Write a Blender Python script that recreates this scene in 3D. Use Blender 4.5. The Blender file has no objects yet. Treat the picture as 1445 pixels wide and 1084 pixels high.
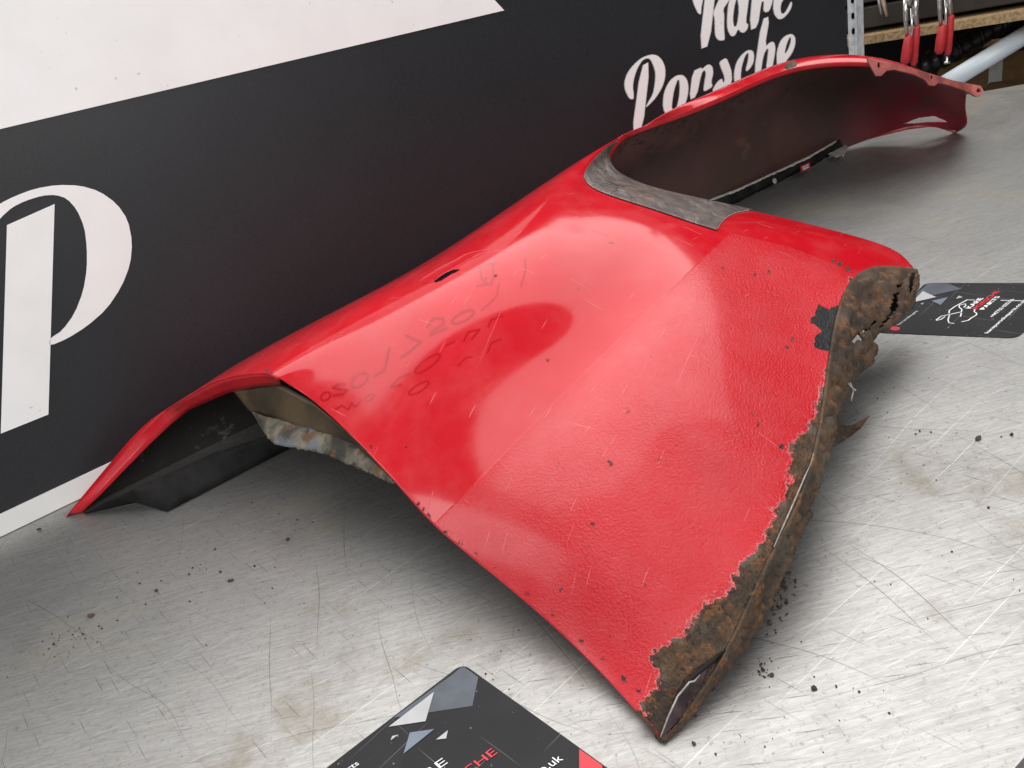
import bpy, bmesh, math, random
import numpy as np
from mathutils import Vector, Matrix

random.seed(7); RNG = np.random.default_rng(7)
S = bpy.context.scene
COL = S.collection

# ------------------------------------------------------------------ camera
FPX, PITCH, ROLL, CAMH = 1050.0, math.radians(28), math.radians(16), 0.42
PW, PH = 1445.0, 1084.0
cam_d = bpy.data.cameras.new('camera'); cam = bpy.data.objects.new('camera', cam_d); COL.objects.link(cam)
cam_d.sensor_fit = 'HORIZONTAL'; cam_d.sensor_width = 36.0; cam_d.lens = 36.0 * FPX / PW
cam_d.clip_start = 0.01; cam_d.clip_end = 100
CAM = np.array([0.0, 0.0, CAMH])
_fw = np.array([0, math.cos(PITCH), -math.sin(PITCH)]); _dn = np.array([0, -math.sin(PITCH), -math.cos(PITCH)]); _rt = np.array([1.0, 0, 0])
_c, _s = math.cos(ROLL), math.sin(ROLL)
AX_X = _c * _rt + _s * _dn          # image x axis in the world
AX_Y = -_s * _rt + _c * _dn         # image y axis (down) in the world
_m = Matrix(((AX_X[0], -AX_Y[0], -_fw[0], 0), (AX_X[1], -AX_Y[1], -_fw[1], 0), (AX_X[2], -AX_Y[2], -_fw[2], CAMH), (0, 0, 0, 1)))
cam.matrix_world = _m
S.camera = cam

# ------------------------------------------------------------------ world, lamps, exposure
W = bpy.data.worlds.new('World'); S.world = W; W.use_nodes = True
bg = W.node_tree.nodes['Background']; bg.inputs[0].default_value = (0.93, 0.97, 1.0, 1); bg.inputs[1].default_value = 0.24

def area(name, loc, target, sx, sy, power, color=(1, 1, 1)):
    d = bpy.data.lights.new(name, 'AREA'); d.shape = 'RECTANGLE'; d.size = sx; d.size_y = sy; d.energy = power; d.color = color
    o = bpy.data.objects.new(name, d); COL.objects.link(o); o.location = loc
    o.rotation_euler = (Vector(target) - Vector(loc)).to_track_quat('-Z', 'Y').to_euler()
    return o
area('ceiling_light', (0.15, 1.85, 2.55), (0.12, 1.02, 0), 5.0, 2.95, 132, (1.0, 0.985, 0.965))
area('window_light', (-2.3, 0.1, 1.35), (0.0, 0.7, 0.1), 0.9, 0.9, 11, (1.0, 1.0, 1.0))
area('front_lamp', (0.5, -1.7, 1.7), (0.1, 1.2, 0.35), 2.2, 1.2, 48, (1.0, 1.0, 1.0))
S.view_settings.view_transform = 'Standard'; S.view_settings.look = 'None'
S.view_settings.exposure = 0.2; S.view_settings.gamma = 1.0; S.view_settings.use_curve_mapping = False
S.render.engine = 'CYCLES'

# ------------------------------------------------------------------ measuring helpers
def ray(px, py):
    return _fw + AX_X * ((px - 722.5) / FPX) + AX_Y * ((py - 542.0) / FPX)
def at(px, py, z=0.0):
    d = ray(px, py); return CAM + d * ((z - CAMH) / d[2])
def at_y(px, py, y):
    d = ray(px, py); return CAM + d * (y / d[1])
def at_r(px, py, r):                    # depth along the optical axis
    return CAM + ray(px, py) * r
def depth(p): return float(np.dot(np.asarray(p) - CAM, _fw))
def project(P):
    Q = P - CAM; dp = Q @ _fw
    return np.stack([722.5 + FPX * (Q @ AX_X) / dp, 542.0 + FPX * (Q @ AX_Y) / dp], -1)

# ------------------------------------------------------------------ mesh helpers
def empty(name, loc=(0, 0, 0)):
    o = bpy.data.objects.new(name, None); o.location = loc; COL.objects.link(o); o.empty_display_size = 0.05; return o
def tag(o, label=None, cat=None, group=None, kind=None):
    if label: o['label'] = label
    if cat: o['category'] = cat
    if group: o['group'] = group
    if kind: o['kind'] = kind
    return o
def mesh(name, verts, faces, mat, parent=None, smooth=False):
    me = bpy.data.meshes.new(name); me.from_pydata([tuple(map(float, v)) for v in verts], [], faces)
    for m in (mat if isinstance(mat, (list, tuple)) else [mat]): me.materials.append(m)
    if smooth: me.polygons.foreach_set('use_smooth', [True] * len(me.polygons))
    me.update()
    o = bpy.data.objects.new(name, me); COL.objects.link(o)
    if parent is not None:
        o.parent = parent; o.matrix_parent_inverse = Matrix.Translation(-Vector(parent.location))
    return o
def from_bm(name, bm, mat, parent=None, smooth=False):
    me = bpy.data.meshes.new(name); bm.to_mesh(me); bm.free()
    for m in (mat if isinstance(mat, (list, tuple)) else [mat]): me.materials.append(m)
    if smooth: me.polygons.foreach_set('use_smooth', [True] * len(me.polygons))
    o = bpy.data.objects.new(name, me); COL.objects.link(o)
    if parent is not None:
        o.parent = parent; o.matrix_parent_inverse = Matrix.Translation(-Vector(parent.location))
    return o
def chaikin(pts, n=1):
    pts = np.asarray(pts, float)
    for _ in range(n):
        nx = np.roll(pts, -1, 0); out = np.empty((2 * len(pts), pts.shape[1]))
        out[0::2] = .78 * pts + .22 * nx; out[1::2] = .22 * pts + .78 * nx; pts = out
    return pts
def plate(name, loops, thick_vec, mat, parent=None):
    """flat plate from 3-D outline loops (first outer, rest holes), extruded back by thick_vec"""
    bm = bmesh.new(); edges = []
    for lp in loops:
        vs = [bm.verts.new(tuple(map(float, p))) for p in lp]
        edges += [bm.edges.new((vs[i], vs[(i + 1) % len(vs)])) for i in range(len(vs))]
    bmesh.ops.triangle_fill(bm, use_beauty=True, use_dissolve=False, edges=edges)
    bmesh.ops.recalc_face_normals(bm, faces=bm.faces[:])
    if thick_vec is not None:
        tv = Vector(tuple(map(float, thick_vec)))
        fs = bm.faces[:]
        if fs and sum((f.normal.dot(tv) * f.calc_area() for f in fs)) > 0:
            bmesh.ops.reverse_faces(bm, faces=fs)
        r = bmesh.ops.extrude_face_region(bm, geom=fs)
        nv = [g for g in r['geom'] if isinstance(g, bmesh.types.BMVert)]
        bmesh.ops.translate(bm, verts=nv, vec=tv)
        bmesh.ops.recalc_face_normals(bm, faces=bm.faces[:])
    return from_bm(name, bm, mat, parent)
def tube(name, pts, radii, mat, parent=None, n=12, flat=1.0, cap=True):
    pts = [Vector(tuple(map(float, p))) for p in pts]; V = []; F = []
    up0 = None
    for i, p in enumerate(pts):
        a = pts[max(i - 1, 0)]; b = pts[min(i + 1, len(pts) - 1)]; t = (b - a).normalized()
        ref = Vector((0, -1, 0.2)) if abs(t.y) < .9 else Vector((1, 0, 0))
        u = t.cross(ref).normalized(); w = t.cross(u).normalized()
        for k in range(n):
            an = 2 * math.pi * k / n
            V.append(p + u * math.cos(an) * radii[i] + w * math.sin(an) * radii[i] * flat)
    for i in range(len(pts) - 1):
        for k in range(n):
            F.append((i * n + k, i * n + (k + 1) % n, (i + 1) * n + (k + 1) % n, (i + 1) * n + k))
    if cap:
        F.append(tuple(range(n))[::-1]); F.append(tuple((len(pts) - 1) * n + k for k in range(n)))
    return mesh(name, V, F, mat, parent, True)
def box(name, p0, ex, ey, ez, mat, parent=None, bevel=0.0):
    """box from corner p0 with edge vectors"""
    bm = bmesh.new(); p0, ex, ey, ez = [np.asarray(v, float) for v in (p0, ex, ey, ez)]
    vs = [bm.verts.new(tuple(p0 + a * ex + b * ey + c * ez)) for c in (0, 1) for b in (0, 1) for a in (0, 1)]
    for f in ((0, 1, 3, 2), (4, 6, 7, 5), (0, 4, 5, 1), (2, 3, 7, 6), (0, 2, 6, 4), (1, 5, 7, 3)): bm.faces.new([vs[i] for i in f])
    bmesh.ops.recalc_face_normals(bm, faces=bm.faces[:])
    if bevel: bmesh.ops.bevel(bm, geom=bm.edges[:], offset=bevel, segments=2, affect='EDGES', profile=.5)
    return from_bm(name, bm, mat, parent)

# ------------------------------------------------------------------ material helpers
class NT:
    def __init__(s, name):
        s.m = bpy.data.materials.new(name); s.m.use_nodes = True; s.t = s.m.node_tree
        s.b = s.t.nodes['Principled BSDF']; s.out = s.t.nodes['Material Output']
    def n(s, typ, **kw):
        nd = s.t.nodes.new(typ)
        for k, v in kw.items(): setattr(nd, k, v)
        return nd
    def link(s, a, b): s.t.links.new(a, b)
    def set(s, nd, **kw):
        for k, v in kw.items():
            k2 = k.replace('_', ' ')
            if hasattr(v, 'links') or isinstance(v, bpy.types.NodeSocket): s.link(v, nd.inputs[k2])
            else: nd.inputs[k2].default_value = v
    def val(s, sock, v):
        if isinstance(v, bpy.types.NodeSocket): s.link(v, sock)
        else: sock.default_value = v
    def math(s, op, a, b=0.0, c=None, clamp=False):
        nd = s.n('ShaderNodeMath', operation=op, use_clamp=clamp)
        s.val(nd.inputs[0], a); s.val(nd.inputs[1], b)
        if c is not None: s.val(nd.inputs[2], c)
        return nd.outputs[0]
    def mix(s, f, a, b):
        nd = s.n('ShaderNodeMix', data_type='RGBA'); s.val(nd.inputs[0], f)
        for i, v in ((6, a), (7, b)):
            if isinstance(v, bpy.types.NodeSocket): s.link(v, nd.inputs[i])
            else: nd.inputs[i].default_value = (*v, 1) if len(v) == 3 else v
        return nd.outputs[2]
    def fmix(s, f, a, b):
        nd = s.n('ShaderNodeMix', data_type='FLOAT'); s.val(nd.inputs[0], f); s.val(nd.inputs[2], a); s.val(nd.inputs[3], b); return nd.outputs[0]
    def noise(s, scale, detail=4, rough=.55, vec=None, dist=0.0):
        nd = s.n('ShaderNodeTexNoise'); nd.inputs['Scale'].default_value = scale; nd.inputs['Detail'].default_value = detail
        nd.inputs['Roughness'].default_value = rough; nd.inputs['Distortion'].default_value = dist
        if vec is not None: s.link(vec, nd.inputs['Vector'])
        else: s.link(s.obj(), nd.inputs['Vector'])
        return nd.outputs[0]
    def obj(s):
        if not hasattr(s, '_o'): s._o = s.n('ShaderNodeTexCoord').outputs['Object']
        return s._o
    def mapping(s, scale=(1, 1, 1), rot=(0, 0, 0), loc=(0, 0, 0), vec=None):
        nd = s.n('ShaderNodeMapping'); s.link(vec if vec is not None else s.obj(), nd.inputs['Vector'])
        nd.inputs['Scale'].default_value = scale; nd.inputs['Rotation'].default_value = rot; nd.inputs['Location'].default_value = loc
        return nd.outputs[0]
    def ramp(s, v, lo, hi, a=0.0, b=1.0):
        nd = s.n('ShaderNodeMapRange', interpolation_type='SMOOTHSTEP'); s.val(nd.inputs[0], v)
        nd.inputs[1].default_value = lo; nd.inputs[2].default_value = hi; nd.inputs[3].default_value = a; nd.inputs[4].default_value = b
        return nd.outputs[0]
    def bump(s, h, strength=.3, distance=.001, normal=None):
        nd = s.n('ShaderNodeBump'); s.link(h, nd.inputs['Height']); s.val(nd.inputs['Strength'], strength); nd.inputs['Distance'].default_value = distance
        if normal is not None: s.link(normal, nd.inputs['Normal'])
        return nd.outputs[0]
    def attr(s, name):
        nd = s.n('ShaderNodeAttribute'); nd.attribute_name = name; return nd.outputs['Fac']
def plain(name, col, rough=.5, metal=0.0, var=.12, scale=60, bump=0.0, spec=.5):
    t = NT(name); nz = t.noise(scale, 5)
    lo = tuple(c * (1 - var) for c in col); hi = tuple(min(1, c * (1 + var)) for c in col)
    t.link(t.mix(t.ramp(nz, .3, .7), lo, hi), t.b.inputs['Base Color'])
    t.set(t.b, Roughness=rough, Metallic=metal); t.b.inputs['Specular IOR Level'].default_value = spec
    if bump: t.link(t.bump(nz, bump, .001), t.b.inputs['Normal'])
    return t.m

# scratches: a node group drawing sparse straight-ish strokes in one direction
def scratch_group():
    g = bpy.data.node_groups.new('scratches', 'ShaderNodeTree')
    for nm, ty in (('Vector', 'NodeSocketVector'), ('Angle', 'NodeSocketFloat'), ('Spacing', 'NodeSocketFloat'), ('Length', 'NodeSocketFloat'), ('Width', 'NodeSocketFloat'), ('Density', 'NodeSocketFloat'), ('Seed', 'NodeSocketFloat'), ('Bend', 'NodeSocketFloat')):
        g.interface.new_socket(nm, in_out='INPUT', socket_type=ty)
    g.interface.new_socket('Mask', in_out='OUTPUT', socket_type='NodeSocketFloat')
    N = g.nodes; L = g.links
    gi = N.new('NodeGroupInput'); go = N.new('NodeGroupOutput')
    def M(op, a, b=0.0, c=None):
        n = N.new('ShaderNodeMath'); n.operation = op
        for i, v in enumerate((a, b, c)):
            if v is None: continue
            if isinstance(v, bpy.types.NodeSocket): L.new(v, n.inputs[i])
            else: n.inputs[i].default_value = v
        return n.outputs[0]
    vr = N.new('ShaderNodeVectorRotate'); vr.rotation_type = 'Z_AXIS'; L.new(gi.outputs['Vector'], vr.inputs['Vector']); L.new(gi.outputs['Angle'], vr.inputs['Angle'])
    nz = N.new('ShaderNodeTexNoise'); nz.inputs['Scale'].default_value = 5.0; nz.inputs['Detail'].default_value = 1.0; L.new(vr.outputs[0], nz.inputs['Vector'])
    sx = N.new('ShaderNodeSeparateXYZ'); L.new(vr.outputs[0], sx.inputs[0])
    v = M('ADD', sx.outputs[1], M('MULTIPLY', M('SUBTRACT', nz.outputs[0], .5), gi.outputs['Bend']))
    vs = M('DIVIDE', v, gi.outputs['Spacing']); row = M('FLOOR', vs); fr = M('FRACT', vs)
    us = M('DIVIDE', sx.outputs[0], gi.outputs['Length'])
    w1 = N.new('ShaderNodeTexWhiteNoise'); w1.noise_dimensions = '2D'
    c1 = N.new('ShaderNodeCombineXYZ'); L.new(row, c1.inputs[0]); L.new(gi.outputs['Seed'], c1.inputs[1]); L.new(c1.outputs[0], w1.inputs['Vector'])
    us2 = M('ADD', us, M('MULTIPLY', w1.outputs[0], 17.3)); cell = M('FLOOR', us2); uf = M('FRACT', us2)
    w2 = N.new('ShaderNodeTexWhiteNoise'); w2.noise_dimensions = '3D'
    c2 = N.new('ShaderNodeCombineXYZ'); L.new(row, c2.inputs[0]); L.new(cell, c2.inputs[1]); L.new(gi.outputs['Seed'], c2.inputs[2]); L.new(c2.outputs[0], w2.inputs['Vector'])
    sc = N.new('ShaderNodeSeparateColor'); L.new(w2.outputs['Color'], sc.inputs[0])
    on = M('LESS_THAN', sc.outputs[0], gi.outputs['Density'])
    # slight tilt of each stroke inside its cell
    ctr = M('ADD', M('MULTIPLY', sc.outputs[1], .6), M('MULTIPLY', uf, .2)); d = M('MULTIPLY', M('ABSOLUTE', M('SUBTRACT', fr, ctr)), gi.outputs['Spacing'])
    line = M('SUBTRACT', 1.0, M('DIVIDE', d, gi.outputs['Width']))
    line = M('MAXIMUM', line, 0.0)
    # taper towards the ends, random stroke length
    ends = M('MULTIPLY', M('MULTIPLY', uf, M('SUBTRACT', 1.0, uf)), 4.0)
    L.new(M('MULTIPLY', M('MULTIPLY', line, on), M('MULTIPLY', ends, M('ADD', .35, M('MULTIPLY', sc.outputs[2], .65)))), go.inputs['Mask'])
    return g
SCR = scratch_group()
def scratches(t, angle, spacing, length, width, density, seed, bend=.02, vec=None):
    nd = t.n('ShaderNodeGroup'); nd.node_tree = SCR; t.link(vec if vec is not None else t.obj(), nd.inputs['Vector'])
    for k, v in (('Angle', -angle), ('Spacing', spacing), ('Length', length), ('Width', width), ('Density', density), ('Seed', seed), ('Bend', bend)): nd.inputs[k].default_value = v
    return nd.outputs['Mask']

BANG = math.radians(24.9)     # direction of the board and of the bench grain

def mat_bench():
    t = NT('scratched_sheet_steel')
    gr = t.mapping((5.0, 90.0, 1), (0, 0, -BANG)); g1 = t.noise(4.0, 6, .65, gr)
    gr2 = t.mapping((26.0, 330.0, 1), (0, 0, -BANG)); g2 = t.noise(4.0, 4, .65, gr2)
    blotch = t.noise(5.0, 7, .66, None, .8)
    light = None; dark = None
    def acc(a, b): return b if a is None else t.math('MAXIMUM', a, b)
    for i, (dang, sp, ln, wd, de) in enumerate([(0, .017, .11, .0005, .28), (.09, .027, .2, .0005, .26), (-.3, .012, .04, .0004, .3)]):
        light = acc(light, scratches(t, BANG + dang, sp, ln, wd, de, 3.1 + i, .012))
    for i, (dang, sp, ln, wd, de) in enumerate([(1.25, .030, .13, .0005, .32), (-1.2, .034, .2, .0005, .3), (-.55, .036, .22, .0005, .28), (1.7, .011, .03, .0004, .26), (-.7, .010, .022, .0004, .24)]):
        dark = acc(dark, scratches(t, BANG + dang, sp, ln, wd, de, 23.7 + i * 1.3, .07 if i < 3 else .01))
    spots = t.math('MULTIPLY', t.ramp(t.noise(260.0, 2, .5), .69, .73), t.ramp(blotch, .40, .6))
    stain = t.math('MULTIPLY', t.ramp(t.noise(6.0, 8, .72, t.mapping((1, 1, 1), (0, 0, 0), (3.1, 1.7, 0))), .50, .70), .65)
    base = t.mix(t.ramp(g1, .32, .68), (.295, .29, .28), (.38, .372, .36))
    base = t.mix(t.math('MULTIPLY', t.ramp(g2, .5, .68), .45), base, (.50, .49, .475))
    base = t.mix(t.math('MULTIPLY', t.ramp(g2, .46, .30), .4), base, (.19, .19, .192))
    base = t.mix(t.math('MULTIPLY', t.ramp(blotch, .44, .66), .45), base, (.24, .235, .23))
    base = t.mix(t.math('MULTIPLY', t.ramp(t.noise(190, 5, .8), .54, .66), .55), base, (.15, .146, .14))
    base = t.mix(stain, base, (.22, .19, .135))
    base = t.mix(t.math('MULTIPLY', light, .38), base, (.85, .85, .86))
    base = t.mix(t.math('MULTIPLY', dark, .75), base, (.05, .047, .045))
    base = t.mix(t.math('MULTIPLY', spots, .8), base, (.04, .035, .03))
    t.link(base, t.b.inputs['Base Color'])
    r = t.math('ADD', .38, t.math('MULTIPLY', t.ramp(blotch, .35, .7), .10)); r = t.math('ADD', r, t.math('MULTIPLY', stain, .25))
    t.link(r, t.b.inputs['Roughness']); t.b.inputs['Metallic'].default_value = .78
    h = t.math('ADD', t.math('MULTIPLY', g2, .6), t.math('MULTIPLY', g1, .4)); h = t.math('SUBTRACT', h, t.math('MULTIPLY', dark, .5))
    t.link(t.bump(h, .3, .0006), t.b.inputs['Normal'])
    return t.m

def mat_board_black():
    t = NT('black_print')
    big = t.noise(2.2, 5, .6); fine = t.noise(420, 2, .5); dots = t.noise(110, 3, .55)
    base = t.mix(t.ramp(big, .3, .7), (.011, .0115, .0138), (.016, .0165, .0195))
    base = t.mix(t.math('MULTIPLY', t.ramp(fine, .35, .7), .3), base, (.032, .031, .034))
    m = t.math('MULTIPLY', t.ramp(dots, .64, .70), t.ramp(t.noise(6, 3), .38, .6))
    base = t.mix(t.math('MULTIPLY', m, .75), base, (.010, .010, .011))
    t.link(base, t.b.inputs['Base Color']); t.set(t.b, Roughness=.45); t.b.inputs['Specular IOR Level'].default_value = .35
    t.link(t.bump(t.noise(3.0, 2), .12, .01), t.b.inputs['Normal'])
    return t.m
def mat_white_print(name, c=(.90, .90, .885)):
    t = NT(name); sp = t.noise(130, 3, .55); big = t.noise(9, 5, .6)
    base = t.mix(t.ramp(big, .35, .75), c, tuple(x * .93 for x in c))
    base = t.mix(t.math('MULTIPLY', t.ramp(sp, .71, .76), .5), base, (.35, .32, .30))
    t.link(base, t.b.inputs['Base Color']); t.set(t.b, Roughness=.5); return t.m

def rust_nodes(t):
    a = t.noise(30, 9, .72); b = t.noise(190, 6, .7); c = t.noise(11, 5, .6)
    col = t.mix(t.ramp(a, .38, .64), (.034, .023, .016), (.10, .055, .028))
    col = t.mix(t.math('MULTIPLY', t.ramp(c, .52, .66), .8), col, (.090, .075, .052))
    col = t.mix(t.math('MULTIPLY', t.ramp(t.noise(75, 7, .75), .51, .64), .85), col, (.19, .075, .020))
    col = t.mix(t.math('MULTIPLY', t.ramp(b, .46, .34), .8), col, (.016, .011, .009))
    return col, t.math('ADD', t.math('MULTIPLY', a, .5), t.math('MULTIPLY', b, .6))
def mat_rust():
    t = NT('flaking_rust'); col, h = rust_nodes(t)
    t.link(col, t.b.inputs['Base Color']); t.set(t.b, Roughness=.8)
    t.link(t.bump(h, .9, .0022), t.b.inputs['Normal']); return t.m

def mat_paint():
    """red enamel; attributes carry where film, rust, chips and dust lie on the panel"""
    t = NT('red_enamel')
    tex = t.attr('texture_edge'); rst = t.attr('rust_edge'); wr = t.attr('dust_wipe'); tape = t.attr('tape_edge'); chp = t.attr('chip_edge')
    texm = t.ramp(tex, -.0009, .0009); texg = t.ramp(tex, -.004, .012); t.b.inputs['Specular IOR Level'].default_value = .36                                   # 1 inside stone-chip coating
    fine = t.noise(140, 4, .6); peel = t.noise(900, 3, .5); peel2 = t.noise(480, 3, .5); mid = t.noise(26, 6, .62); big = t.noise(6, 4, .6)
    red = t.mix(t.ramp(big, .3, .7), (.46, .003, .010), (.53, .0045, .014))
    # dust haze, wiped away along the finger marks
    dust = t.math('MULTIPLY', t.ramp(mid, .38, .78), .045); dust = t.math('ADD', dust, .008)
    dust = t.math('MULTIPLY', dust, t.math('SUBTRACT', 1.0, t.math('MULTIPLY', wr, .9)))
    red = t.mix(dust, red, (.80, .45, .42)); red = t.mix(t.math('MULTIPLY', wr, .7), red, (.27, .002, .007))
    worn = t.math('MULTIPLY', t.ramp(t.noise(40, 6, .7), .5, .75), texm)
    red = t.mix(t.math('ADD', t.math('MULTIPLY', worn, .03), t.math('MULTIPLY', texg, .010)), red, (.75, .30, .30))
    lt = None
    for i, (an, sp, ln, wd, de) in enumerate([(.75, .05, .07, .0003, .14), (1.9, .05, .02, .0004, .16), (.2, .03, .010, .0005, .12)]):
        m = scratches(t, an, sp, ln, wd, de, 60.3 + i, .02); lt = m if lt is None else t.math('MAXIMUM', lt, m)
    red = t.mix(t.math('MULTIPLY', lt, .32), red, (.86, .5, .48))
    spk = t.ramp(t.noise(95, 2, .4), .755, .775); red = t.mix(t.math('MULTIPLY', spk, .8), red, (.05, .02, .02))
    # rust where the paint has gone
    rc, rh = rust_nodes(t)
    jag = t.math('MULTIPLY', t.math('SUBTRACT', t.noise(48, 6, .72), .5), .036); jag = t.math('ADD', jag, t.math('MULTIPLY', t.math('SUBTRACT', t.noise(400, 2), .5), .003))
    re = t.math('ADD', t.math('ADD', rst, jag), -.002); rustm = t.ramp(re, -.0003, .0003); rimm = t.math('SUBTRACT', t.ramp(re, -.0018, -.0008), rustm)
    grey = t.math('MULTIPLY', t.math('MULTIPLY', t.ramp(re, .008, .002), .7), t.ramp(t.noise(60, 4), .5, .62))
    rc = t.mix(grey, rc, (.11, .105, .09))
    chm = t.ramp(t.math('ADD', chp, t.math('MULTIPLY', t.math('SUBTRACT', t.noise(260, 5, .8), .5), .014)), -.0003, .0003)
    tpm = t.ramp(t.math('ADD', tape, t.math('MULTIPLY', t.math('SUBTRACT', t.noise(140, 4, .65), .5), .009)), -.0002, .0002)
    col = t.mix(t.math('MULTIPLY', rimm, .28), red, (.80, .40, .38)); col = t.mix(chm, col, t.mix(t.ramp(t.noise(420, 2), .60, .66), (.025, .018, .016), (.20, .19, .185))); col = t.mix(rustm, col, rc); col = t.mix(tpm, col, (.010, .011, .012))
    t.link(col, t.b.inputs['Base Color'])
    rough = t.fmix(texg, t.math('ADD', .09, t.math('MULTIPLY', dust, 1.2)), .24)
    rough = t.fmix(rustm, rough, .78); rough = t.fmix(chm, rough, .6); rough = t.fmix(tpm, rough, .3); t.link(rough, t.b.inputs['Roughness'])
    h = t.math('MULTIPLY', t.math('MULTIPLY', t.math('ADD', t.math('MULTIPLY', peel, .6), peel2), texm), t.ramp(tex, -.005, .07, .25, 1.0))
    h = t.math('ADD', h, t.math('MULTIPLY', fine, .02)); h = t.math('SUBTRACT', h, t.math('MULTIPLY', rustm, .5))
    h = t.math('ADD', h, t.math('MULTIPLY', t.math('MULTIPLY', rh, rustm), .7)); h = t.math('SUBTRACT', h, t.math('MULTIPLY', chm, .4))
    h = t.math('ADD', h, t.math('MULTIPLY', tpm, t.noise(90, 3))); h = t.math('SUBTRACT', h, t.math('MULTIPLY', lt, .1))
    t.link(t.bump(h, .65, .0019), t.b.inputs['Normal'])
    t.link(t.math('MULTIPLY', t.math('SUBTRACT', 1.0, t.math('MAXIMUM', rustm, t.math('MAXIMUM', chm, tpm))), t.fmix(texg, .06, .30)), t.b.inputs['Coat Weight']); t.link(t.fmix(texg, .05, .16), t.b.inputs['Coat Roughness'])
    return t.m
def mat_inner():
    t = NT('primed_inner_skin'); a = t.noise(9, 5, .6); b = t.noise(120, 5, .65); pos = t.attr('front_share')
    col = t.mix(t.ramp(a, .35, .65), (.070, .030, .026), (.050, .026, .020))
    col = t.mix(t.ramp(t.noise(14, 4, .6, t.mapping((1, 1, 1), (0, 0, 0), (5, 2, 1))), .58, .72), col, (.11, .045, .030))
    cs = t.attr('crest_share'); col = t.mix(t.math('MULTIPLY', t.ramp(cs, .62, .9), .85), col, (.17, .062, .055)); sm = t.math('MULTIPLY', t.ramp(b, .50, .58), t.math('MULTIPLY', t.ramp(cs, .55, .8), t.ramp(t.noise(18, 3), .42, .55))); col = t.mix(t.math('MULTIPLY', sm, .8), col, (.012, .008, .008))
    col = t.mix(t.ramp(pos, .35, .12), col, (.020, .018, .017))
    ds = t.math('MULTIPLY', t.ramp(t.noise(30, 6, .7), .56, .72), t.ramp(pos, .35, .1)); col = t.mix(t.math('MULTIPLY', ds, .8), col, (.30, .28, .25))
    col = t.mix(t.math('MULTIPLY', t.ramp(pos, .90, .99), t.ramp(a, .3, .55)), col, (.22, .006, .02))
    t.link(col, t.b.inputs['Base Color']); t.set(t.b, Roughness=.55); t.link(t.bump(b, .2, .001), t.b.inputs['Normal']); return t.m
def mat_film():
    t = NT('cracked_clear_film'); a = t.noise(60, 6, .65); b = t.noise(16, 3)
    v = t.n('ShaderNodeTexVoronoi', feature='DISTANCE_TO_EDGE'); v.inputs['Scale'].default_value = 34; v.inputs['Randomness'].default_value = 1
    dv = t.n('ShaderNodeVectorMath', operation='ADD'); t.link(t.obj(), dv.inputs[0]); wn = t.n('ShaderNodeTexNoise'); wn.inputs['Scale'].default_value = 50; t.link(t.obj(), wn.inputs['Vector'])
    sc = t.n('ShaderNodeVectorMath', operation='SCALE'); t.link(wn.outputs[1], sc.inputs[0]); sc.inputs['Scale'].default_value = .02; t.link(sc.outputs[0], dv.inputs[1]); t.link(dv.outputs[0], v.inputs['Vector'])
    cr = t.math('MULTIPLY', t.ramp(v.outputs['Distance'], .035, .008), t.ramp(b, .45, .6))
    col = t.mix(t.ramp(a, .3, .7), (.065, .050, .044), (.135, .108, .096)); col = t.mix(t.math('MULTIPLY', t.ramp(t.noise(25, 4), .5, .7), .5), col, (.25, .14, .13))
    col = t.mix(t.math('MULTIPLY', t.ramp(t.noise(90, 5, .7, t.mapping((1, .2, 1))), .5, .7), .4), col, (.40, .38, .36)); fs = t.math('MAXIMUM', scratches(t, .2, .006, .03, .0004, .4, 5.5), scratches(t, 1.3, .005, .02, .0004, .4, 7.7)); col = t.mix(t.math('MULTIPLY', fs, .6), col, (.05, .04, .035)); col = t.mix(cr, col, (.03, .025, .022))
    t.link(col, t.b.inputs['Base Color']); t.set(t.b, Roughness=.38); t.link(t.bump(t.math('SUBTRACT', a, cr), .25, .001), t.b.inputs['Normal']); return t.m
def mat_crust():
    t = NT('crusty_sealant'); a = t.noise(40, 6, .7); b = t.noise(16, 4)
    col = t.mix(t.ramp(a, .35, .65), (.02, .017, .012), (.19, .17, .12)); col = t.mix(t.ramp(b, .55, .62), col, (.13, .145, .17)); col = t.mix(t.math('MULTIPLY', t.ramp(t.noise(22, 5), .5, .6), .8), col, (.025, .021, .018)); col = t.mix(t.math('MULTIPLY', t.ramp(t.noise(55, 4), .55, .64), .9), col, (.13, .05, .015))
    t.link(col, t.b.inputs['Base Color']); t.set(t.b, Roughness=.75); t.link(t.bump(a, .9, .003), t.b.inputs['Normal']); return t.m

M_bench = mat_bench(); M_black = mat_board_black(); M_white = mat_white_print('white_print'); M_trim = mat_white_print('white_trim', (.78, .77, .75))
M_lgrey = plain('grey_letter_edge', (.42, .42, .42), .5); M_paint = mat_paint(); M_inner = mat_inner(); M_rust = mat_rust(); M_film = mat_film(); M_crust = mat_crust()
M_red = plain('red_flange_paint', (.50, .008, .016), .28, 0, .15, 40, .1); M_dullred = plain('dull_red_primer', (.33, .075, .065), .6, 0, .35, 45, .2)
M_blackmetal = plain('dirty_black_metal_and_shade', (.010, .009, .009), .7, 0, .7, 30, .3, .2); M_brown = plain('brown_waxed_metal', (.055, .037, .018), .4, 0, .6, 18, .2)
M_steel = plain('bright_steel', (.62, .60, .58), .25, 1, .1, 90); M_galv = plain('galvanised_steel', (.55, .56, .57), .5, .35, .15, 80)
M_grip = plain('red_rubber_grip', (.46, .02, .025), .5, 0, .15, 60, .1); M_chip = plain('chipboard_edge', (.33, .22, .11), .85, 0, .35, 160, .4)
M_card = plain('brown_cardboard', (.17, .095, .035), .85, 0, .2, 40, .1); M_pipe = plain('pale_plastic_pipe', (.62, .68, .72), .4, 0, .06, 20)
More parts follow.
